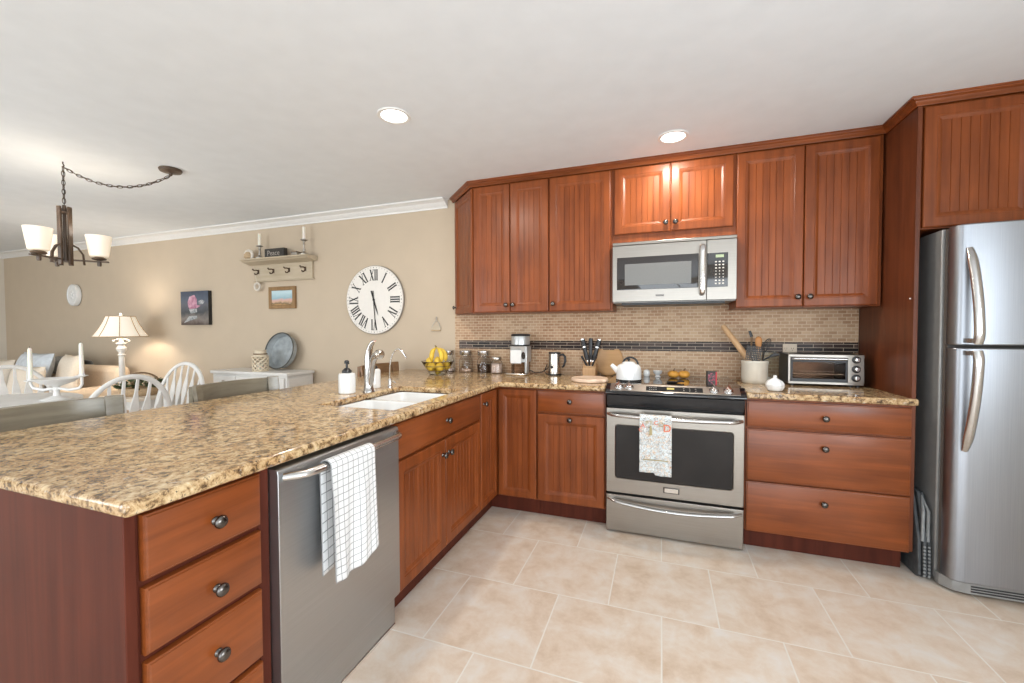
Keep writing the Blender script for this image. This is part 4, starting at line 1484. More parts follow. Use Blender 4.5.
def pumpkin(x, y, r, lab):
    t = thing('pumpkin', lab, 'pumpkin', (x, y, ZK), 0, 'small gourds at the back of the cooktop')
    mb = MB()
    nu, nv = 40, 14
    rings = []
    for j in range(nv + 1):
        b = -pi / 2 + pi * j / nv
        ring = []
        for i in range(nu):
            a = 2 * pi * i / nu
            rib = 1 + .07 * abs(cos(4 * a)) * cos(b)
            rad = r * cos(b) * rib
            zz = r * .74 * sin(b) * (1 - .10 * cos(b) ** 8) - (.10 * r if abs(b) > 1.2 else 0) * (1 if b > 0 else -1)
            ring.append((x + rad * cos(a), y + rad * sin(a), ZK + r * .70 + zz))
        rings.append(ring)
    rings = [[q for q in rg] for rg in rings[1:-1]]
    mb.rings(rings)
    mb.build('flesh', 'pumpkin_skin', t, smooth=60)
    MB().tube([(x, y, ZK + r * 1.25), (x + .004, y, ZK + r * 1.6), (x + .010, y, ZK + r * 1.8)], [.006, .004, .0045], 8).build('stem', 'stem_brown', t)


pumpkin(.400, -.185, .036, 'small orange pumpkin on the cooktop, the left one of the pair')
pumpkin(.467, -.178, .037, 'small orange pumpkin on the cooktop, the right one of the pair')
t = thing('spoon_rest', 'small black spoon-shaped rest lying near the cooktop front', 'spoon rest', (.385, -.47, ZK))
mb = MB().lathe([(0, ZK), (.026, ZK), (.034, ZK + .007), (.031, ZK + .008), (.020, ZK + .004), (0, ZK + .003)], (.385, -.475, 0), 24, sx=1.15, sy=.8)
mb.tube([(.415, -.47, ZK + .008), (.44, -.462, ZK + .012), (.455, -.458, ZK + .008)], [.006, .006, .005], 8)
mb.build('rest', 'black_plastic', t)
t = thing('spice_box', 'small upright black box with red and pink print on the cooktop', 'box', (.600, -.555, ZK))
mb = MB()
mb.M = Matrix.Translation((.600, -.555, ZK)) @ Matrix.Rotation(radians(14), 4, 'Z')
mb.box(-.027, .027, -.012, .012, 0, .088)
mb.build('carton', 'sign_black', t, bevel=.0015)
mb = MB()
mb.M = Matrix.Translation((.600, -.555, ZK)) @ Matrix.Rotation(radians(14), 4, 'Z')
mb.box(-.022, .017, -.0128, -.0118, .010, .078)
mb.build('printed_front', 'speckle_red', t)
mb = MB()
mb.M = Matrix.Translation((.600, -.555, ZK)) @ Matrix.Rotation(radians(14), 4, 'Z')
mb.box(.0195, .026, -.0128, -.0118, .005, .084).box(.0266, .0276, -.011, .011, .003, .085)
mb.build('red_edge', 'ink_red', t)

# ============================================================ CROCK WITH UTENSILS, GARLIC KEEPER, TOASTER OVEN
x, y = .896, -.170
t = thing('utensil_crock', 'cream stoneware crock holding cooking utensils right of the range', 'crock', (x, y, ZT))
MB().lathe([(0, .9005), (.068, .9005), (.074, .906), (.0775, .93), (.0775, 1.022), (.080, 1.032), (.080, 1.044), (.078, 1.048), (.076, 1.048), (.0745, 1.038), (.073, 1.01), (.072, .91), (0, .908)],
           (x, y, 0), 40, cap=False).build('crock', 'crock_glaze', t)
cx, cy = x, y
G = 'utensils in the cream crock'
t = thing('rolling_pin', 'thick pale wooden rolling pin leaning left out of the crock', 'rolling pin', (cx + .02, cy, .912), 0, G)
a, b = Vector((cx + .045, cy - .030, .932)), Vector((.712, cy + .050, 1.277))
MB().tube([a, a.lerp(b, .03), a.lerp(b, .5), a.lerp(b, .97), b], [.013, .0175, .0205, .0175, .014], 18).build('pin', 'light_wood', t)
t = thing('slotted_turner', 'dark slotted metal turner standing at the left in the crock', 'spatula', (cx - .02, cy - .03, .912), 0, G)
mb = MB()
mb.M = Matrix.Translation((cx - .020, cy - .046, 1.046)) @ Matrix.Rotation(radians(6), 4, 'Y')
for i in range(9):
    xx = -.040 + i * .01
    mb.box(xx - .0024, xx + .0024, -.001, .001, .006, .092)
for j in range(7):
    mb.box(-.042, .042, -.0012, .0012, .004 + j * .0145, .0092 + j * .0145)
mb.build('blade', 'black_metal', t)
MB().tube([(cx - .020, cy - .046, 1.054), (cx - .024, cy - .040, .98), (cx - .030, cy - .034, .915)], .004, 8).build('shaft', 'pewter', t)
t = thing('wooden_spoon', 'orange-brown wooden spoon standing upright in the crock', 'spoon', (cx + .02, cy, .912), 0, G)
a, b = Vector((cx + .030, cy + .024, .915)), Vector((cx + .026, cy + .022, 1.118))
MB().tube([a, a.lerp(b, .5), b], [.006, .0055, .007], 10).build('handle', 'light_wood', t)
mb = MB()
mb.M = Matrix.Translation(b)
mb.lathe([(0, -.01), (.008, -.006), (.014, .012), (.019, .038), (.0205, .055), (.019, .070), (.012, .082), (0, .087)], (0, 0, 0), 18, sy=.45)
mb.build('spoon_head', 'orange_wood', t)
t = thing('spatula', 'thin dark spatula tip leaning left behind the wooden spoon', 'spatula', (cx, cy + .03, .912), 0, G)
MB().tube([(cx - .012, cy + .048, .915), (cx - .010, cy + .054, 1.10), (cx - .008, cy + .058, 1.20)], [.005, .005, .006], 8).build('handle', 'stem_brown', t)
MB().tube([(cx - .008, cy + .058, 1.20), (cx - .020, cy + .062, 1.24)], [.010, .008], 10, flat=.3).build('tip', 'black_plastic', t)
t = thing('whisk', 'wire whisk standing at the back right of the crock', 'whisk', (cx + .03, cy + .03, .912), 0, G)
a = Vector((cx + .060, cy + .040, 1.10))
MB().tube([(cx + .040, cy + .045, .915), a], .0055, 8).build('handle', 'pewter', t)
mb = MB()
for k in range(5):
    an = pi * k / 5
    pts = []
    for i in range(17):
        q = pi * 2 * i / 16 - pi / 2
        rr = .022 * cos(q)
        pts.append((a.x + rr * cos(an) + .03 * (sin(q) + 1) * .5, a.y + rr * sin(an), a.z + .045 + .045 * sin(q)))
    mb.tube(pts, .0012, 5)
mb.build('wires', 'black_metal', t)
t = thing('ladle', 'black spoon handle sticking out to the right of the crock', 'ladle', (cx + .04, cy, .912), 0, G)
MB().tube([(cx + .002, cy - .055, .918), (cx + .044, cy - .044, 1.056), (cx + .085, cy - .040, 1.078)], [.005, .005, .006], 8).build('shaft', 'black_plastic', t)
MB().tube([(cx + .080, cy - .04, 1.076), (cx + .105, cy - .04, 1.088), (cx + .130, cy - .04, 1.091)], [.008, .014, .006], 10, flat=.4).build('grip', 'black_plastic', t)

x, y = .929, -.545
t = thing('garlic_keeper', 'white ceramic garlic-bulb pot in front of the crock', 'pot', (x, y, ZT))
mb = MB()
prof = [(.026, .9005), (.035, .906), (.042, .922), (.0435, .932)]
prof2 = [(.0435, .9335), (.042, .944), (.034, .957), (.019, .967), (.010, .973), (.0075, .978), (.010, .984), (.006, .989)]


def lobed(pr, cxx, cyy, nl, amp):
    out = []
    for r, z in pr:
        out.append([(cxx + r * (1 + amp * abs(sin(nl * pi * i / 48))) * cos(2 * pi * i / 48), cyy + r * (1 + amp * abs(sin(nl * pi * i / 48))) * sin(2 * pi * i / 48), z) for i in range(48)])
    return out


MB().rings(lobed(prof, x, y, 8, .11)).build('pot', 'porcelain', t, smooth=60)
MB().rings(lobed(prof2, x, y, 8, .11)).build('lid', 'porcelain', t, smooth=60)

t = thing('toaster_oven', 'stainless toaster oven with three round knobs below the right wall cabinet', 'toaster oven', (1.26, -.14, ZT))
TX0, TX1, TY0, TY1, TZ0, TZ1 = 1.066, 1.452, -.252, -.03, .913, 1.095
mb = MB()
mb.box(TX0, TX1, TY0 + .012, TY1, TZ0 + .164, TZ1).box(TX0, TX1, TY0 + .012, TY1, TZ0, TZ0 + .012)
mb.box(TX0, TX0 + .008, TY0 + .012, TY1, TZ0 + .012, TZ0 + .164).box(1.372, TX1, TY0 + .012, TY1, TZ0 + .012, TZ0 + .164).box(TX0 + .008, 1.372, TY1 - .01, TY1, TZ0 + .012, TZ0 + .164)
mb.build('shell', 'black_plastic', t)
mb = MB()
mb.box(TX0, TX1, TY0, TY0 + .0115, TZ1 - .016, TZ1).box(TX0, TX1, TY0, TY0 + .0115, TZ0, TZ0 + .014)
mb.box(TX0, TX0 + .012, TY0, TY0 + .0115, TZ0 + .014, TZ1 - .016).box(1.372, TX1, TY0, TY0 + .0115, TZ0 + .014, TZ1 - .016)
mb.build('face_frame', 'steel_x', t, bevel=.002)
mb = B(TX0 + .014, 1.370, TY0 - .002, TY0 + .006, TZ0 + .016, TZ0 + .034)
mb.box(TX0 + .014, 1.370, TY0 - .002, TY0 + .006, TZ1 - .046, TZ1 - .018)
mb.box(TX0 + .014, TX0 + .024, TY0 - .002, TY0 + .006, TZ0 + .034, TZ1 - .046).box(1.360, 1.370, TY0 - .002, TY0 + .006, TZ0 + .034, TZ1 - .046)
td = mb.build('door', 'black_plastic', t, bevel=.001)
B(TX0 + .024, 1.360, TY0 + .001, TY0 + .004, TZ0 + .034, TZ1 - .046).build('window', 'smoked_glass', td)
MB().tube([(TX0 + .024, TY0 + .002, TZ1 - .028), (TX0 + .026, TY0 - .022, TZ1 - .026), (1.358, TY0 - .022, TZ1 - .026), (1.360, TY0 + .002, TZ1 - .028)], .0085, 10).build('handle', 'steel_bar', td)
mb = MB()
for i in range(14):
    mb.tube([(TX0 + .03 + i * .0245, TY0 + .02, .975), (TX0 + .03 + i * .0245, TY1 - .015, .975)], .0013, 6)
mb.tube([(TX0 + .012, TY0 + .02, .975), (1.368, TY0 + .02, .975)], .0028, 6).tube([(TX0 + .012, TY1 - .02, .975), (1.368, TY1 - .02, .975)], .002, 6)
mb.build('rack', 'chrome', t)
B(TX0 + .0085, 1.3715, TY1 - .0125, TY1 - .0105, TZ0 + .0125, TZ0 + .1635).build('back_liner', 'liner_brown', t)
B(TX0 + .03, 1.35, TY0 + .03, TY1 - .02, .930, .934).build('crumb_tray', 'satin_nickel', t)
for z in (1.066, 1.010, .957):
    kx = 1.413
    mb = MB()
    mb.lathe([(0, 0), (.022, 0), (.022, -.004), (.019, -.006), (0, -.006)], (kx, TY0 - .0005, z), 24, axis='y')
    k = mb.build('dial_ring', 'black_plastic', t)
    mb = MB().lathe([(0, -.0065), (.014, -.0065), (.013, -.020), (.011, -.023), (0, -.0235)], (kx, TY0 - .0005, z), 24, axis='y')
    mb.build('knob', 'chrome', k)
mb = MB()
for xx in (TX0 + .03, TX1 - .055, TX1 - .02):
    for yy in (TY0 + .03, TY1 - .03):
        mb.cyl((xx, yy, .9005), .011, .0125, 12)
mb.build('foot', 'black_plastic', t)

t = thing('wall_outlet', 'beige duplex outlet plate set in the dark tile band above the toaster oven', 'outlet', (1.131, -.014, 1.095))
B(1.090, 1.172, -.019, -.0135, 1.095, 1.152).build('plate', 'outlet_plastic', t, bevel=.0015)
mb = MB()
for xx in (1.112, 1.150):
    mb.box(xx - .011, xx - .0085, -.0196, -.0188, 1.117, 1.127).box(xx + .0005, xx + .003, -.0196, -.0188, 1.117, 1.127)
    mb.lathe([(0, -.0196), (.0025, -.0196), (.0025, -.0188)], (xx - .004, 0, 1.110), 8, axis='y')
mb.build('slots', 'stem_brown', t, smooth=0)


# ============================================================ BAR STOOLS ON THE DINING SIDE
def make_stool(wood_m, label):
    t = thing('bar_stool', label, 'stool', (0, 0, 0), 0, 'bar stools on the dining side of the peninsula')
    # faces +x; curved top rail at the back (-x)
    def arc(u, dx=0.0):
        a = (u - .5) * 2 * radians(33)
        R = .46
        return Vector((-.235 + R * (1 - cos(a)) + dx, R * sin(a), 0))
    lo, hi = .868, .966
    n = 20
    loops = []
    for i in range(n + 1):
        p = arc(i / n)
        a = (i / n - .5) * 2 * radians(33)
        nrm = Vector((cos(a), -sin(a), 0)) * .011
        loops.append([(p + nrm)[:2] + (lo,), (p + nrm)[:2] + (hi,), (p - nrm)[:2] + (hi,), (p - nrm)[:2] + (lo,)])
    MB().rings(loops).build('back_rail', wood_m, t, bevel=.003)
    loops = []
    for i in range(n + 1):
        p = arc(.04 + .92 * i / n)
        loops.append([(p.x + .008, p.y, .76), (p.x + .008, p.y, .81), (p.x - .008, p.y, .81), (p.x - .008, p.y, .76)])
    MB().rings(loops).build('lower_rail', wood_m, t, bevel=.003)
    for ua, ub in ((-.02, .10), (.90, 1.02)):
        loops = []
        for z, sh in ((.60, .07), (.72, .035), (.84, .012), (.92, .002), (.972, -.004)):
            ring = []
            for k in range(7):
                u = ua + (ub - ua) * k / 6
                a = (u - .5) * 2 * radians(33)
                ring.append(arc(u, sh) + Vector((cos(a), -sin(a), 0)) * .030)
            for k in range(6, -1, -1):
                u = ua + (ub - ua) * k / 6
                a = (u - .5) * 2 * radians(33)
                ring.append(arc(u, sh) + Vector((cos(a), -sin(a), 0)) * .012)
            loops.append([(q.x, q.y * (1 - sh), z) for q in ring])
        MB().rings(loops).build('back_post', wood_m, t, bevel=.003)
    MB().rings([[(.20 * sx, .20 * sy, z) for sx, sy in ((1, 1), (-1, 1), (-1, -1), (1, -1))] for z in (.60, .64)]).build('seat', wood_m, t, bevel=.02, segs=3)
    for sx in (-1, 1):
        for sy in (-1, 1):
            MB().tube([(.16 * sx, .16 * sy, .605), (.19 * sx, .19 * sy, .3), (.215 * sx, .215 * sy, 0.0)], [.018, .017, .014], 10).build('leg', wood_m, t)
    for sy in (-1, 1):
        MB().tube([(-.2, .2 * sy, .22), (.2, .2 * sy, .22)], .010, 8).build('stretcher', wood_m, t)
    for sx in (-1, 1):
        MB().tube([(.195 * sx, -.195, .26), (.195 * sx, .195, .26)], .010, 8).build('stretcher', wood_m, t)
    return t


st = make_stool('grey_wood', 'weathered grey wooden bar stool nearest the camera, at the near end of the peninsula')
st.location = (-1.83, -2.375, 0)
s2 = copy_tree(st)
s2['label'] = 'weathered grey wooden bar stool in front of the white sideboard'
s2.location = (-1.83, -1.585, 0)
for s in (st, s2):
    s.location.x = -1.80 - .03
s3 = make_stool('brown_wood', 'brown wooden bar stool behind the faucet, farthest along the peninsula')
s3.location = (-1.83, -.335, 0)
for s in (st, s2, s3):
    s.location.x += .06

# ============================================================ DINING TABLE, CHAIRS
t = thing('dining_table', 'small oval whitewashed dining table beyond the bar stools', 'table', (-4.13, -1.67, 0))
TCX, TCY = -4.10, -1.72
MB().lathe([(0, .735), (.985, .735), (1.0, .742), (1.0, .755), (.99, .760), (0, .760)], (TCX, TCY, 0), 56, sx=.47, sy=.40).build('table_top', 'white_paint', t)
MB().lathe([(0, .04), (.10, .04), (.11, .08), (.06, .14), (.05, .3), (.075, .42), (.055, .55), (.07, .66), (.16, .72), (.16, .7345), (0, .7345)], (TCX, TCY, 0), 28).build('pedestal', 'white_paint', t)
for k in range(4):
    a = pi / 4 + k * pi / 2
    MB().tube([(TCX + .05 * cos(a), TCY + .05 * sin(a), .12), (TCX + .18 * cos(a), TCY + .18 * sin(a), .09), (TCX + .27 * cos(a), TCY + .25 * sin(a), .024)], [.035, .03, .022], 10).build('foot', 'white_paint', t)


def make_windsor(label):
    t = thing('dining_chair', label, 'chair', (0, 0, 0), 0, 'whitewashed hoop-back dining chairs')
    m = 'white_paint'
    # front is -y
    pts = []
    for i in range(40):
        a = 2 * pi * i / 40
        rx = .215 + .012 * cos(2 * a)
        pts.append((rx * cos(a) * (1 + .05 * -sin(a)), .205 * sin(a)))
    loops = [[(x * k, y * k, z) for x, y in pts] for k, z in ((.93, .425), (1, .437), (1, .452), (.95, .462))]
    MB().rings(loops).build('seat', m, t)

    def lean(z):
        return .165 + (z - .46) * .20
    hoop = []
    for i in range(37):
        a = pi * i / 36
        x = .272 * cos(a)
        z = .46 + .485 * sin(a) ** .72 if 0 < a < pi else .46
        if i in (0, 36):
            x *= .86
        hoop.append((x, lean(z), z))
    MB().tube(hoop, .019, 10, flat=.8).build('back_hoop', m, t)
    for k in range(6):
        x0 = -.155 + .062 * k
        xt = x0 * 1.25
        zt = .46 + .485 * max(0.0, 1 - (xt / .272) ** 2) ** .36 - .006
        prof = [(0, .011), (.25, .011), (.38, .020), (.50, .028), (.62, .023), (.78, .010), (1, .008)]
        lp = []
        for u, w in prof:
            z = .455 + (zt - .455) * u
            x = x0 + (xt - x0) * u
            y = lean(z)
            lp.append([(x - w, y - .005, z), (x + w, y - .005, z), (x + w, y + .005, z), (x - w, y + .005, z)])
        MB().rings(lp).build('back_slat', m, t, bevel=.002)
    for sx in (-1, 1):
        for sy in (-1, 1):
            a, b = Vector((.14 * sx, .13 * sy, .43)), Vector((.20 * sx, .20 * sy, 0))
            us = [(0, .014), (.15, .017), (.28, .021), (.33, .014), (.36, .020), (.5, .023), (.65, .017), (.69, .022), (.72, .014), (1, .011)]
            MB().tube([a.lerp(b, u) for u, _ in us], [r for _, r in us], 10).build('leg', m, t)
    for sx in (-1, 1):
        MB().tube([(.172 * sx, -.16, .20), (.172 * sx, 0, .20), (.172 * sx, .16, .20)], [.009, .014, .009], 8).build('stretcher', m, t)
    MB().tube([(-.17, 0, .20), (0, 0, .20), (.17, 0, .20)], [.009, .014, .009], 8).build('stretcher', m, t)
    return t


c1 = make_windsor('whitewashed hoop-back dining chair with spear-shaped slats, seen from behind below the table lamp')
c1.location, c1.rotation_euler = (-3.30, -1.50, 0), (0, 0, radians(-90))
c2 = copy_tree(c1)
c2['label'] = 'whitewashed hoop-back dining chair left of the white sideboard'
c2.location, c2.rotation_euler = (-3.89, -.86, 0), (0, 0, radians(6))
c3 = copy_tree(c1)
c3['label'] = 'whitewashed hoop-back dining chair at the far left end of the table'
c3.location, c3.rotation_euler = (-4.80, -1.36, 0), (0, 0, radians(84))

# candle centrepiece
CX, CY = -3.79, -1.555
rv = Vector((.942, .336, 0))
t = thing('candelabrum', 'white metal two-armed candle centrepiece on the dining table', 'candle holder', (CX, CY, .76))
MB().lathe([(0, .7605), (.085, .7605), (.088, .766), (.05, .778), (.02, .79), (.016, .82), (.022, .835), (.015, .85), (.03, .862), (.09, .885), (.125, .912), (.122, .914), (.085, .890), (0, .872)],
           (CX, CY, 0), 32, cap=False).build('bowl_stand', 'white_paint', t)
ends = []
for sgn, hz in ((-1, .90), (1, .935)):
    e = Vector((CX, CY, 0)) + rv * (.185 * sgn)
    MB().tube([Vector((CX, CY, .845)), Vector((CX, CY, .83)) + rv * (.09 * sgn), Vector((e.x, e.y, .842)) - rv * (.02 * sgn), Vector((e.x, e.y, .87)), Vector((e.x, e.y, hz - .01))], [.008, .010, .010, .008, .008], 10).build('arm', 'white_paint', t)
    MB().lathe([(0, hz - .012), (.012, hz - .012), (.034, hz - .004), (.034, hz), (.017, hz), (.017, hz + .012), (0, hz + .012)], (e.x, e.y, 0), 22).build('candle_cup', 'white_paint', t)
    ends.append((e, hz))
for (e, hz), lab in zip(ends, ('white taper candle on the left arm of the table centrepiece', 'white taper candle on the right arm of the table centrepiece')):
    o = thing('taper_candle', lab, 'candle', (e.x, e.y, hz + .0125), 0, 'tapers in the table centrepiece')
    MB().lathe([(0, hz + .0125), (.0135, hz + .0125), (.0115, hz + .22), (.008, hz + .232), (0, hz + .236)], (e.x, e.y, 0), 16).build('wax', 'candle_wax', o)
    MB().tube([(e.x, e.y, hz + .235), (e.x, e.y, hz + .245)], .001, 6).build('wick', 'ink_black', o)

# ============================================================ SOFA AND CUSHIONS
t = thing('sofa', 'cream sofa against the far wall of the living side', 'sofa', (-6.95, -.55, 0))
SXA, SXB = -8.15, -5.68
B(SXA + .05, SXB - .05, -.93, -.14, .06, .30).build('base', 'sofa_fabric', t, bevel=.03, segs=3)
B(SXA, SXB, -.24, -.09, .10, .84).build('backrest', 'sofa_fabric', t, bevel=.07, segs=4)
for x0 in (SXA - .02, SXB - .17):
    B(x0, x0 + .19, -.95, -.10, .06, .62).build('arm', 'sofa_fabric', t, bevel=.07, segs=4)
for i in range(2):
    w = (SXB - SXA - .36) / 2
    x0 = SXA + .18 + i * w
    B(x0 + .004, x0 + w - .004, -.95, -.245, .305, .47).build('seat_cushion', 'sofa_fabric', t, bevel=.05, segs=4)
mb = MB()
for x in (SXA + .15, SXB - .15):
    for y in (-.85, -.2):
        mb.cyl((x, y, 0), .025, .065, 12)
mb.build('foot', 'stem_brown', t)


def cushion(x, y, z, w, h, d, tilt, rz, mat, lab, name='throw_pillow'):
    o = thing(name, lab, 'cushion', (x, y, z), 0, 'throw pillows on the cream sofa')
    mb = MB()
    mb.M = Matrix.Translation((x, y, z)) @ Matrix.Rotation(radians(rz), 4, 'Z') @ Matrix.Rotation(radians(-tilt), 4, 'X')

    def P(sgn):
        def f(u, v):
            a, b = 2 * u - 1, 2 * v - 1
            k = max(0, (1 - a ** 4)) ** .6 * max(0, (1 - b ** 4)) ** .6
            pin = 1 - .10 * (a * a * (1 - abs(b)) * .5 + b * b * (1 - abs(a)) * .5)
            return (a * w / 2 * pin, sgn * d / 2 * k, h / 2 + b * h / 2 * pin)
        return f
    mb.grid(P(1), 14, 14).grid(P(-1), 14, 14)
    bmesh.ops.remove_doubles(mb.bm, verts=mb.bm.verts, dist=1e-5)
    mb.build('cover', mat, o, smooth=80)
    return o


cushion(-7.62, -.56, .472, .56, .44, .16, 14, 4, 'cream_fabric', 'cream throw pillow at the far left end of the sofa')
cushion(-6.82, -.57, .472, .90, .54, .18, 14, -6, 'blue_white_fabric', 'big pale blue and white throw pillow on the sofa')
cushion(-6.28, -.80, .472, .42, .40, .14, 12, 12, 'cream_fabric', 'cream throw pillow leaning in front of the blue and white one')
cushion(-6.10, -.53, .472, .44, .52, .15, 10, -6, 'cream_fabric', 'peach cream throw pillow at the right end of the sofa')
o = thing('throw_blanket', 'rumpled grey brown throw blanket draped over the sofa back', 'blanket', (-7.2, -.19, .6))
mb = MB()


def thr(u, v):
    x = -7.75 + 1.25 * u
    zt = .862 + .045 * sin(u * 7 + .5) ** 2 + .02 * sin(u * 4)
    s = v
    if s < .4:
        return (x, -.252 - .02 * sin(u * 11) ** 2, .72 + (zt - .74) * s / .4)
    if s < .6:
        k = (s - .4) / .2
        return (x, -.255 + .18 * k, zt - .02 + .03 * sin(k * pi))
    return (x, -.072, zt - .02 - (zt - .70) * (s - .6) / .4)


mb.grid(thr, 30, 24)
mb.build('cloth', 'grey_fabric', o, smooth=70, solid=.006)

# ============================================================ FLOOR LAMP, SIDE TABLE, SIDEBOARD
LX, LY = -5.355, -.36
t = thing('floor_lamp', 'lit floor lamp with a cream bell shade and turned whitewashed column beside the sofa', 'lamp', (LX, LY, 0))
MB().lathe([(0, 0), (.14, 0), (.145, .015), (.12, .03), (.05, .05), (.03, .08), (.024, .5), (.028, .72), (.022, .74), (.026, .76), (.026, .98), (.038, .99), (.026, 1.0), (.026, 1.02),
            (.044, 1.045), (.048, 1.065), (.032, 1.085), (.024, 1.10), (.050, 1.115), (.050, 1.122), (.02, 1.125), (.02, 1.17), (0, 1.17)], (LX, LY, 0), 28).build('column', 'buffet_paint', t)
MB().tube([(LX, LY, 1.17), (LX, LY, 1.42)], .005, 8).build('harp', 'brass', t)
pr = [(.232, 1.193), (.222, 1.205), (.185, 1.265), (.150, 1.335), (.122, 1.410), (.120, 1.418)]
MB().lathe(pr, (LX, LY, 0), 8 * 5, cap=False).build('lamp_shade', 'lampshade_glow', t, solid=.003)
mb = MB()
for k in range(8):
    a = 2 * pi * k / 8 + .25
    mb.tube([(LX + (r + .003) * cos(a), LY + (r + .003) * sin(a), z) for r, z in pr], .004, 6)
for r, z in (pr[0], pr[-1]):
    mb.tube([(LX + (r + .001) * cos(2 * pi * i / 40), LY + (r + .001) * sin(2 * pi * i / 40), z) for i in range(40)], .0045, 6, closed=True)
sh = [c for c in t.children if c.name.startswith('lamp_shade')][0]
mb.build('shade_piping', 'rope_tan', sh)
MB().lathe([(0, 1.418), (.012, 1.42), (.014, 1.43), (.008, 1.442), (.012, 1.455), (0, 1.462)], (LX, LY, 0), 14).build('finial', 'white_paint', t)
for s in (-1, 1):
    mb = MB().tube([Vector((LX, LY, 1.15)) + rv * (.09 * s), Vector((LX, LY, 1.165)) + rv * (.05 * s), Vector((LX, LY, 1.165))], .004, 6)
    mb.ball(Vector((LX, LY, 1.145)) + rv * (.09 * s), .011, 10, 8)
    mb.build('pull_chain', 'buffet_paint', t)
MB().ball((LX, LY, 1.27), .035, 16, 10).build('bulb', 'bulb_glow', t)

t = thing('side_table', 'low cream side table behind the dining chair', 'table', (-4.66, -.52, 0))
B(-4.93, -4.40, -.78, -.28, .575, .605).build('table_top', 'cream_fabric', t, bevel=.006)
B(-4.90, -4.43, -.75, -.31, .49, .574).build('apron', 'buffet_paint', t, bevel=.003)
for x in (-4.88, -4.45):
    for y in (-.73, -.33):
        MB().tube([(x, y, .49), (x, y, .3), (x, y, 0)], [.022, .02, .014], 10).build('leg', 'buffet_paint', t)
t = thing('greenery_basket', 'round wooden basket of dark green leaves on the side table', 'plant', (-4.66, -.56, .605))
px, py = -4.66, -.56
MB().lathe([(0, .6055), (.13, .6055), (.165, .635), (.175, .685), (.168, .685), (.15, .64), (0, .625)], (px, py, 0), 32, cap=False).build('basket', 'rope_tan', t)
pts = [(px + .19 * cos(pi * i / 16), py, .68 + .15 * sin(pi * i / 16)) for i in range(17)]
MB().tube([(px + (q[0] - px) * .6, py + (q[0] - px) * .6, q[2]) for q in pts], .009, 8).build('basket_handle', 'stem_brown', t)
mb = MB()
for i in range(150):
    a, r = rnd.random() * 2 * pi, .17 * sqrt(rnd.random())
    c = Vector((px + r * cos(a), py + r * sin(a), .68 + rnd.random() * .11 * (1 - r * 2.5)))
    d = Vector((cos(a) + rnd.uniform(-.6, .6), sin(a) + rnd.uniform(-.6, .6), rnd.uniform(.0, 1))).normalized()
    s = d.cross(Vector((rnd.uniform(-1, 1), rnd.uniform(-1, 1), 1))).normalized()
    l, w = rnd.uniform(.045, .075), rnd.uniform(.012, .02)
    nn = d.cross(s) * .006
    mb.f([mb.v(c), mb.v(c + d * l * .5 + s * w + nn), mb.v(c + d * l), mb.v(c + d * l * .5 - s * w + nn)])
mb.build('foliage', 'leaf', t, smooth=0)

t = thing('sideboard', 'white painted sideboard with drawers against the dining wall', 'sideboard', (-3.46, -.19, 0))
BX0, BX1, BY0 = -3.97, -2.945, -.345
B(BX0 + .02, BX1 - .02, BY0 + .018, -.02, .08, .825).build('carcass', 'buffet_paint', t, bevel=.003)
B(BX0, BX1, BY0, -.016, .826, .856).build('top', 'buffet_paint', t, bevel=.006)
B(BX0 + .01, BX1 - .01, BY0 + .012, -.018, .0, .08).build('plinth', 'buffet_paint', t, bevel=.004)
for i in range(3):
    w = (BX1 - BX0 - .08) / 3
    x0 = BX0 + .04 + i * w
    dr_ = B(x0 + .006, x0 + w - .006, BY0 + .002, BY0 + .0175, .705, .805).build('drawer', 'buffet_paint', t, bevel=.003)
    MB().ball((x0 + w / 2, BY0 - .010, .755), .013, 12, 8).build('knob', 'aged_silver', dr_)
    mb = MB()
    mb.M = Matrix.Translation((0, BY0 + .002, 0))
    front(mb, x0 + .006, x0 + w - .006, .10, .69, 'bead', t=.0155, fw=.05)
    do = mb.build('door', 'buffet_paint', t, smooth=25)
    MB().ball((x0 + w - .04, BY0 - .010, .55), .012, 12, 8).build('knob', 'aged_silver', do)
B(BX1 - .0195, BX1 - .012, BY0 + .03, -.03, .10, .80).build('side_panel', 'buffet_paint', t, bevel=.003)

# round galvanized tray and lattice lantern on it
t = thing('round_tray', 'round galvanized metal tray leaning on the wall atop the sideboard', 'tray', (-3.36, -.06, .857))
mb = MB()
mb.M = Matrix.Translation((-3.305, -.105, .8580)) @ Matrix.Rotation(radians(-13), 4, 'X')
mb.lathe([(0, .006), (.160, .006), (.162, .002), (.182, -.052), (.186, -.052), (.186, -.046), (.170, .008), (0, .012)], (0, .0, .187), 48, axis='y', cap=False)
mb.build('pan', 'galvanized', t, smooth=40)
mb = MB()
mb.M = Matrix.Translation((-3.305, -.105, .8580)) @ Matrix.Rotation(radians(-13), 4, 'X')
mb.tube([(.184 * cos(2 * pi * i / 48), -.052, .187 + .184 * sin(2 * pi * i / 48)) for i in range(48)], .006, 8, closed=True)
mb.build('rolled_rim', 'galvanized_rim', t)
lx, ly = -3.385, -.255
t = thing('lantern', 'small cream lattice lantern with a rope tie on the sideboard', 'lantern', (lx, ly, .857))
mb = MB()
r0 = .068
for sg in (-1, 1):
    for k in range(9):
        pts = []
        for i in range(13):
            u = i / 12
            a = 2 * pi * k / 9 + sg * u * pi * .68
            pts.append((lx + r0 * cos(a), ly + r0 * sin(a), .868 + .130 * u))
        mb.tube(pts, .0068, 6, flat=.6)
for z in (.862, 1.003):
    mb.tube([(lx + r0 * cos(2 * pi * i / 32), ly + r0 * sin(2 * pi * i / 32), z) for i in range(32)], .007, 6, closed=True)
mb.build('lattice', 'cream_lattice', t)
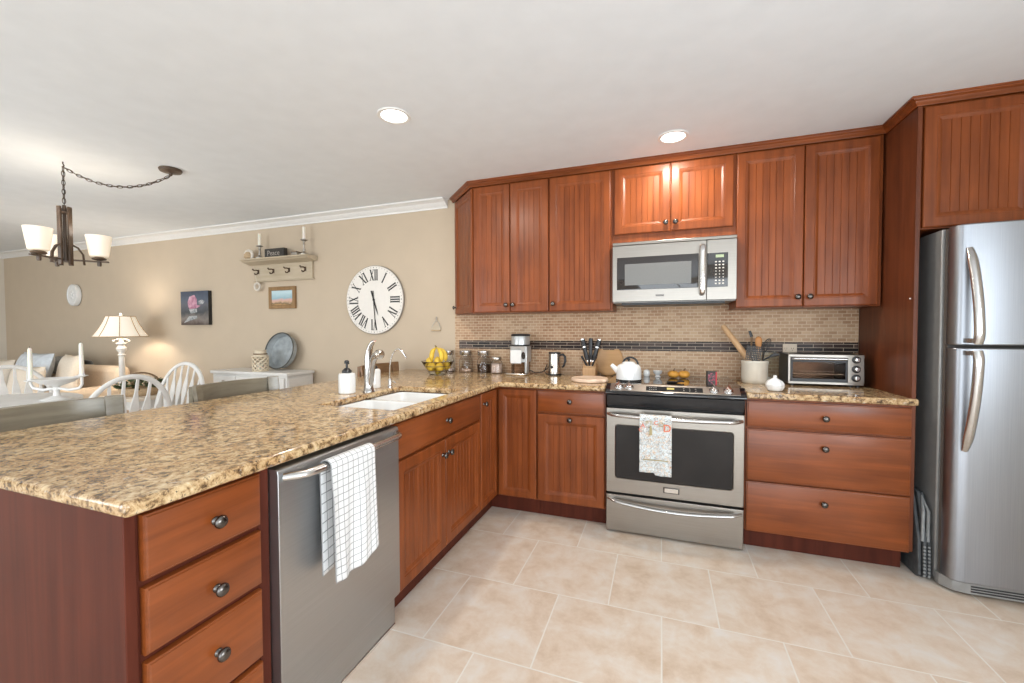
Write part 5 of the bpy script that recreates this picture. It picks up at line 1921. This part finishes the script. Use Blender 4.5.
MB().lathe([(0, .8575), (.066, .8575), (.066, .864), (0, .864)], (lx, ly, 0), 28).build('floor', 'shelf_paint', t)
MB().lathe([(.070, 1.006), (.058, 1.018), (.052, 1.024), (.052, 1.058), (.056, 1.064), (.050, 1.064), (.046, 1.056), (.046, 1.024)], (lx, ly, 0), 28, cap=False).build('neck', 'cream_lattice', t)
MB().tube([(lx + .0565 * cos(2 * pi * i / 24), ly + .0565 * sin(2 * pi * i / 24), 1.026) for i in range(24)], .005, 6, closed=True).build('rope_tie', 'stem_brown', t)
MB().lathe([(0, .8645), (.030, .8645), (.030, .93), (0, .93)], (lx, ly, 0), 20).build('inner_candle', 'candle_wax', t)

# ============================================================ ON THE WALL
t = thing('wall_clock', 'large round cream wall clock with black Roman numerals', 'clock', (-2.207, -.02, 1.21))
KX, KZ, KR = -2.212, 1.537, .318
MB().lathe([(0, -.004), (KR - .004, -.004), (KR, -.008), (KR, -.026), (KR - .004, -.030), (KR - .008, -.030), (KR - .010, -.027), (0, -.027)], (KX, 0, KZ), 72, axis='y').build('dial', 'clock_face', t)
MB().lathe([(KR + .0003, -.003), (KR + .004, -.004), (KR + .004, -.022), (KR + .0003, -.024)], (KX, 0, KZ), 72, axis='y', cap=False).build('rim', 'clock_edge', t)
YK = -.0285


def stroke(mb, x0, z0, x1, z1, w, M):
    d = Vector((x1 - x0, 0, z1 - z0))
    nn = Vector((d.z, 0, -d.x)).normalized() * w / 2
    a, b = Vector((x0, 0, z0)), Vector((x1, 0, z1))
    lo = [a + nn, b + nn, b - nn, a - nn]
    mb.M = M
    mb.rings([[p + Vector((0, y, 0)) for p in lo] for y in (.0012, 0)])


def roman(mb, s, M):
    H, thick, thin, gap = .098, .0125, .0055, .009
    wd = {'I': .0125, 'V': .042, 'X': .044}
    tot = sum(wd[c] for c in s) + gap * (len(s) - 1)
    x = -tot / 2
    for c in s:
        w = wd[c]
        if c == 'I':
            stroke(mb, x + w / 2, -H / 2, x + w / 2, H / 2, thick, M)
        elif c == 'V':
            stroke(mb, x + thick / 2, H / 2, x + w / 2 + .002, -H / 2, thick, M)
            stroke(mb, x + w - thin / 2, H / 2, x + w / 2, -H / 2, thin, M)
        else:
            stroke(mb, x + thick / 2, H / 2, x + w - thick / 2, -H / 2, thick, M)
            stroke(mb, x + w - thin / 2, H / 2, x + thin / 2, -H / 2, thin, M)
        for cap_x in ([x + w / 2] if c == 'I' else [x + thick / 2, x + w - thin / 2]):
            for zz in ((-H / 2, H / 2) if c != 'V' else (H / 2,)):
                stroke(mb, cap_x - .0095, zz, cap_x + .0095, zz, .004, M)
        x += w + gap


for i, s in enumerate(('XII', 'I', 'II', 'III', 'IV', 'V', 'VI', 'VII', 'VIII', 'IX', 'X', 'XI')):
    a = radians(30 * i)
    mb = MB()
    M = Matrix.Translation((KX + .232 * sin(a), YK, KZ + .232 * cos(a))) @ Matrix.Rotation(a, 4, 'Y')
    roman(mb, s, M)
    mb.build('numeral', 'ink_black', t, smooth=0)
mb = MB()
for i in range(60):
    a = radians(6 * i)
    M = Matrix.Translation((KX + .301 * sin(a), YK, KZ + .301 * cos(a))) @ Matrix.Rotation(a, 4, 'Y')
    stroke(mb, 0, -.004, 0, .004, .003 if i % 5 else .007, M)
mb.build('minute_marks', 'ink_black', t, smooth=0)


def hand(deg, ln, tail, w, y, nm):
    mb = MB()
    M = Matrix.Translation((KX, y, KZ)) @ Matrix.Rotation(radians(deg), 4, 'Y')
    mb.M = M
    pts = [(-w, -tail), (w, -tail), (w * 1.1, 0), (w * .7, ln * .7), (.001, ln), (-.001, ln), (-w * .7, ln * .7), (-w * 1.1, 0)]
    mb.rings([[(a, q, b) for a, b in pts] for q in (.001, -.001)])
    mb.build(nm, 'ink_black', t, smooth=0)


hand(162, .150, .090, .0065, -.032, 'hour_hand')
hand(176, .265, .085, .0045, -.0345, 'minute_hand')
MB().lathe([(0, -.038), (.010, -.037), (.010, -.028), (0, -.028)], (KX, 0, KZ), 16, axis='y').build('hub', 'ink_black', t)

# key-holder ornament right of the clock
t = thing('wall_ornament', 'small wire and tan metal hanging ornament on the wall right of the clock', 'ornament', (-1.575, -.01, 1.24))
ox, oz = -1.565, 1.245
mb = MB().tube([(ox - .042, -.012, oz + .03), (ox - .025, -.012, oz + .065), (ox + .004, -.012, oz + .095), (ox + .034, -.012, oz + .065), (ox + .042, -.012, oz + .03)], .0028, 6)
mb.tube([(ox + .004, -.012, oz + .095), (ox + .004, -.008, oz + .125)], .006, 8)
mb.build('hanger', 'aged_silver', t)
B(ox - .046, ox + .046, -.016, -.008, oz, oz + .010).build('bottom_bar', 'rope_tan', t, bevel=.002)
B(ox - .046, ox + .046, -.013, -.010, oz + .010, oz + .045).build('plate', 'shelf_paint', t, bevel=.001)

# shelf with hooks
t = thing('wall_shelf', 'cream painted wall shelf with a row of four coat hooks', 'shelf', (-3.42, -.06, 1.78))
HX0, HX1 = -3.735, -2.950
B(HX0, HX1, -.024, -.002, 1.775, 1.950).build('back_board', 'shelf_paint', t, bevel=.003)
mb = MB().prism([(-.002, 1.990), (-.150, 1.990), (-.153, 1.985), (-.150, 1.976), (-.132, 1.973), (-.120, 1.962), (-.080, 1.955), (-.050, 1.944), (-.0245, 1.940), (-.0245, 1.951), (-.002, 1.951)],
                HX0 - .050, HX1 + .050, axis='x')
mb.build('shelf_board', 'shelf_paint', t, smooth=25)
B(HX0 - .015, HX1 + .015, -.030, -.002, 1.765, 1.7745).build('bottom_bead', 'shelf_paint', t, bevel=.003)
hooks = [-3.672 + i * .212 for i in range(4)]
for hx in hooks:
    mb = MB().tube([(hx, -.024, 1.878), (hx, -.050, 1.886), (hx, -.082, 1.880), (hx, -.092, 1.893)], [.008, .0065, .0065, .008], 8)
    mb.tube([(hx, -.026, 1.868), (hx, -.045, 1.842), (hx, -.064, 1.838), (hx, -.070, 1.852)], [.007, .006, .006, .007], 8)
    mb.box(hx - .011, hx + .011, -.028, -.0242, 1.850, 1.892)
    mb.build('coat_hook', 'dark_bronze', t)
for (x, ch, lab) in ((-3.575, .140, 'short candlestick with a white candle near the left end of the wall shelf'), (-2.985, .160, 'tall candlestick with a white candle at the right end of the wall shelf')):
    tall = ch > .15
    o = thing('candlestick', lab, 'candlestick', (x, -.085, 1.9905))
    z = 1.9905
    MB().lathe([(0, z), (.042, z), (.044, z + .012), (.020, z + .024), (.010, z + .040), (.014, z + .055), (.009, z + .075), (.008, z + ch * .62), (.013, z + ch * .68), (.009, z + ch * .74), (.012, z + ch * .86), (.032, z + ch * .93), (.032, z + ch * .96),
                (.014, z + ch * .965), (.014, z + ch), (0, z + ch)], (x, -.085, 0), 20).build('stick', 'aged_silver', o)
    c = thing('taper_candle', 'white candle in the %s candlestick on the wall shelf' % ('tall right' if tall else 'short left'), 'candle', (x, -.085, z + ch + .0005))
    MB().lathe([(0, z + ch + .0005), (.0145, z + ch + .0005), (.0135, z + ch + .115), (.009, z + ch + .121), (0, z + ch + .122)], (x, -.085, 0), 14).build('wax', 'candle_wax', c)
o = thing('sign_block', 'black wooden box sign with pale lettering standing on the wall shelf', 'sign', (-3.30, -.085, 1.9905))
sb = B(-3.485, -3.225, -.105, -.062, 1.9905, 2.082).build('block', 'sign_black', o, bevel=.002)
text_mesh('Peace', .072, .0006, Matrix.Translation((-3.365, -.1062, 2.034)) @ Matrix.Rotation(radians(90), 4, 'X')).build('lettering', 'ink_grey', o, smooth=0)
o = thing('small_crate', 'low dark trinket box at the foot of the tall candlestick', 'box', (-3.07, -.11, 1.9905))
mb = MB()
mb.box(-3.115, -3.045, -.12, -.05, 1.9905, 2.022)
mb.build('box', 'aged_silver', o, bevel=.002)
B(-3.117, -3.043, -.122, -.048, 2.0222, 2.030).build('lid', 'dark_bronze', o, bevel=.002)
o = thing('ornament', 'round cream nest-like ornament at the left end of the wall shelf', 'ornament', (-3.725, -.085, 1.9905))
mb = MB()
mb.lathe([(0, 1.9905), (.030, 1.9905), (.048, 2.012), (.046, 2.045), (.030, 2.066), (.012, 2.070), (0, 2.070)], (-3.725, -.085, 0), 22)
mb.build('body', 'rope_tan', o)
MB().tube([(-3.725 + .050 * cos(2 * pi * i / 26), -.088, 2.035 + .050 * sin(2 * pi * i / 26)) for i in range(26)], .015, 8, closed=True).build('wreath_ring', 'bead_white', o)
# round bead ornament hanging from the left hook
o = thing('hanging_ornament', 'little white bead ring hanging from the leftmost shelf hook', 'ornament', (hooks[0], -.07, 1.70))
MB().tube([(hooks[0], -.066, 1.842), (hooks[0] + .006, -.060, 1.80), (hooks[0] + .004, -.050, 1.755)], .002, 6).build('string', 'bead_white', o)
mb = MB()
for i in range(14):
    a = 2 * pi * i / 14
    mb.ball((hooks[0] + .004 + .036 * cos(a), -.044, 1.715 + .036 * sin(a)), .0125, 10, 6)
mb.build('bead_ring', 'bead_white', o)


def picture(name, lab, cat, x0, x1, z0, z1, y, fw, frame_m, pic_m, d):
    o = thing(name, lab, cat, ((x0 + x1) / 2, -.01, z0))
    if fw:
        mb = MB()

        def R(i, yy):
            return rect(x0 + i, x1 - i, z0 + i, z1 - i, yy)
        mb.rings([R(0, -.003), R(0, y), R(.004, y - .003), R(fw - .006, y - .003), R(fw - .002, y + .003), R(fw, y + .006), R(fw, -.003)], fill=False)
        mb.build('frame', frame_m, o, smooth=25)
    mb = MB()
    if fw:
        mb.box(x0 + fw, x1 - fw, y + .004, -.004, z0 + fw, z1 - fw)
    else:
        mb.box(x0, x1, y, -.003, z0, z1)
    return o, mb


o, mb = picture('framed_picture', 'small landscape picture in a brown wooden frame below the wall shelf', 'picture', -3.540, -3.180, 1.480, 1.706, -.022, .040, 'frame_wood', 'landscape', 0)
pl_ = mb.build('picture', 'landscape', o, smooth=0)
o, mb = picture('canvas_painting', 'dark blue and pink painting on a deep unframed canvas', 'painting', -4.868, -4.415, 1.322, 1.702, -.040, 0, None, 'dark_painting', .04)
cv = mb.build('canvas', 'ink_black', o, smooth=0)
mb = B(-4.867, -4.416, -.0412, -.0398, 1.323, 1.701)
pa = mb.build('painted_face', 'dark_painting', o, smooth=0)
pm = MB()
pm.prism([(-4.75, 1.58), (-4.72, 1.64), (-4.64, 1.66), (-4.60, 1.61), (-4.60, 1.545), (-4.54, 1.535), (-4.60, 1.51), (-4.72, 1.50), (-4.74, 1.53)], -.0422, -.0410, axis='y')
pm.build('pink_patch', 'pink_paint', pa, smooth=0)
pm = MB()
pm.prism([(-4.73, 1.498), (-4.60, 1.505), (-4.60, 1.465), (-4.70, 1.45)], -.0421, -.0410, axis='y')
pm.prism([(-4.73, 1.42), (-4.60, 1.425), (-4.60, 1.395), (-4.72, 1.37), (-4.82, 1.345)], -.0421, -.0410, axis='y')
pm.prism([(-4.58, 1.585), (-4.52, 1.605), (-4.47, 1.585), (-4.50, 1.555), (-4.56, 1.55)], -.0421, -.0410, axis='y')
pm.build('pale_patch', 'grey_paint', pa, smooth=0)

t = thing('oval_plaque', 'small oval white plaque on the wall above the sofa', 'plaque', (-6.955, -.02, 1.59))
MB().lathe([(0, -.004), (.92, -.004), (1.0, -.012), (1.0, -.045), (.95, -.058), (.86, -.060), (.82, -.052), (0, -.050)], (-6.955, 0, 1.730), 44, axis='y', sx=.118, sy=.143).build('plaque', 'porcelain', t)
mb = MB()
for i in range(5):
    a = 2 * pi * i / 5
    mb.ball((-6.955 + .030 * cos(a), -.052, 1.730 + .040 * sin(a)), .022, 10, 6, sy=.3)
mb.build('relief', 'porcelain', t)

# ============================================================ CHANDELIER ON ITS SWAG CHAIN
CHX, CHY = -3.470, -1.622
t = thing('chandelier', 'bronze three-shade chandelier hanging on a swagged chain over the dining table', 'chandelier', (CHX, CHY, 1.70))
KNX, KNY = -2.937, -1.290
MB().lathe([(0, 2.389), (.066, 2.389), (.068, 2.382), (.062, 2.370), (.030, 2.365), (.012, 2.362), (.010, 2.345), (0, 2.344)], (KNX, KNY, 0), 28).build('canopy', 'dark_bronze', t)
MB().tube([(CHX, CHY, 2.389), (CHX, CHY, 2.376), (CHX + .012, CHY, 2.364), (CHX + .004, CHY, 2.352), (CHX - .008, CHY, 2.358)], .004, 8).build('ceiling_hook', 'dark_bronze', t)


def chain(mb, pts, pitch=.030):
    """oval links along a polyline, every other one turned a quarter"""
    P = [Vector(p) for p in pts]
    seg = [0]
    for a, b in zip(P, P[1:]):
        seg.append(seg[-1] + (b - a).length)
    n = int(seg[-1] / pitch)

    def at(s):
        for i in range(len(P) - 1):
            if s <= seg[i + 1] + 1e-9:
                return P[i].lerp(P[i + 1], (s - seg[i]) / max(1e-9, seg[i + 1] - seg[i]))
        return P[-1]
    for k in range(n):
        a, b = at(k * pitch), at(min(seg[-1], (k + 1) * pitch))
        c, d = (a + b) / 2, (b - a).normalized()
        s = d.cross(Vector((0, 0, 1)))
        s = s.normalized() if s.length > .01 else Vector((1, 0, 0))
        if k % 2:
            s = d.cross(s)
        L_, W_ = pitch * .68, .0085
        mb.tube([c + d * (L_ * cos(2 * pi * i / 12)) + s * (W_ * sin(2 * pi * i / 12)) for i in range(12)], .0024, 5, closed=True)


mb = MB()
A, Bq = Vector((CHX, CHY, 2.355)), Vector((KNX, KNY, 2.345))
cat = []
for i in range(25):
    u = i / 24
    p = A.lerp(Bq, u)
    p.z -= .105 * (1 - (2 * u - 1) ** 2)
    cat.append(p)
chain(mb, cat)
chain(mb, [(CHX, CHY, 2.355), (CHX, CHY, 2.10)])
mb.build('chain', 'dark_bronze', t)
cord = [p + Vector((.004, .004, .004 * sin(i * 1.7))) for i, p in enumerate(cat)]
MB().tube([(CHX, CHY, 2.09), (CHX + .008, CHY, 2.2), (CHX - .006, CHY, 2.28)] + cord, .0026, 6).build('lamp_cord', 'black_plastic', t)
for k in range(4):
    a = radians(20 + 90 * k)
    mb = MB()
    mb.M = Matrix.Translation((CHX + .034 * cos(a), CHY + .034 * sin(a), 0)) @ Matrix.Rotation(a, 4, 'Z')
    mb.box(-.006, .006, -.012, .012, 1.700, 2.088)
    mb.build('column_bar', 'dark_bronze', t, bevel=.0015)
MB().lathe([(0, 1.72), (.036, 1.72), (.036, 1.726), (.012, 1.73), (.010, 2.04), (.034, 2.045), (.034, 2.055), (.012, 2.06), (.010, 2.10), (0, 2.102)], (CHX, CHY, 0), 20).build('centre_stem', 'dark_bronze', t)
for k, base in enumerate((51, 171, 291)):
    a = radians(base)
    d = Vector((cos(a), sin(a), 0))
    c0 = Vector((CHX, CHY, 1.735))
    tip = c0 + d * .165
    mb = MB()
    mb.M = Matrix.Translation(c0) @ Matrix.Rotation(a, 4, 'Z')
    mb.box(.02, .215, -.010, .010, -.005, .005)
    mb.build('arm', 'dark_bronze', t, bevel=.0015)
    MB().tube([c0 + d * .035 + Vector((0, 0, .10)), c0 + d * .060 + Vector((0, 0, .085)), c0 + d * .085 + Vector((0, 0, .04)), c0 + d * .09 + Vector((0, 0, -.03))], .006, 8, flat=2.0).build('brace', 'dark_bronze', t)
    MB().lathe([(0, 1.703), (.010, 1.703), (.012, 1.715), (.012, 1.742), (.036, 1.748), (.040, 1.756), (.026, 1.766), (0, 1.767)], (tip.x, tip.y, 0), 24).build('shade_cup', 'dark_bronze', t)
    sh = MB().lathe([(.0, 1.7675), (.044, 1.7675), (.050, 1.772), (.059, 1.84), (.068, 1.912), (.065, 1.912), (.056, 1.841), (.047, 1.776), (0, 1.774)], (tip.x, tip.y, 0), 32, cap=False).build('glass_shade', 'shade_glow', t)
    MB().ball((tip.x, tip.y, 1.835), .026, 14, 10, sz=1.2).build('bulb', 'bulb_glow', sh)
    ld = bpy.data.lights.new('chandelier_light', 'POINT')
    ld.energy, ld.color, ld.shadow_soft_size = 1.1, (1, .91, .80), .06
    lo_ = bpy.data.objects.new('chandelier_light', ld)
    COL.objects.link(lo_)
    lo_.location = (tip.x, tip.y, 1.93)

ld = bpy.data.lights.new('floor_lamp_light', 'POINT')
ld.energy, ld.color, ld.shadow_soft_size = 11, (1, .90, .78), .06
lo_ = bpy.data.objects.new('floor_lamp_light', ld)
COL.objects.link(lo_)
lo_.location = (LX, LY, 1.27 + .05)

# ============================================================ RECESSED CEILING LIGHTS
for x, y, lab in ((-1.023, -1.371, 'round recessed ceiling light over the sink, the left one of the two'), (.377, -.604, 'round recessed ceiling light in front of the microwave cabinet, the right one of the two')):
    t = thing('recessed_light', lab, 'ceiling light', (x, y, 2.36), 0, 'recessed ceiling lights')
    MB().lathe([(.066, 2.388), (.069, 2.384), (.084, 2.383), (.087, 2.386), (.087, 2.3895), (.066, 2.3895)], (x, y, 0), 40, cap=False).build('trim_ring', 'white_trim', t)
    MB().lathe([(0, 2.3865), (.0655, 2.3865), (.0655, 2.3895), (0, 2.3895)], (x, y, 0), 36).build('lens', 'downlight_lens', t)
    ld = bpy.data.lights.new('downlight', 'AREA')
    ld.shape, ld.size, ld.energy, ld.color = 'DISK', .13, 12, (1, .93, .83)
    lo_ = bpy.data.objects.new('downlight', ld)
    COL.objects.link(lo_)
    lo_.location = (x, y, 2.38)
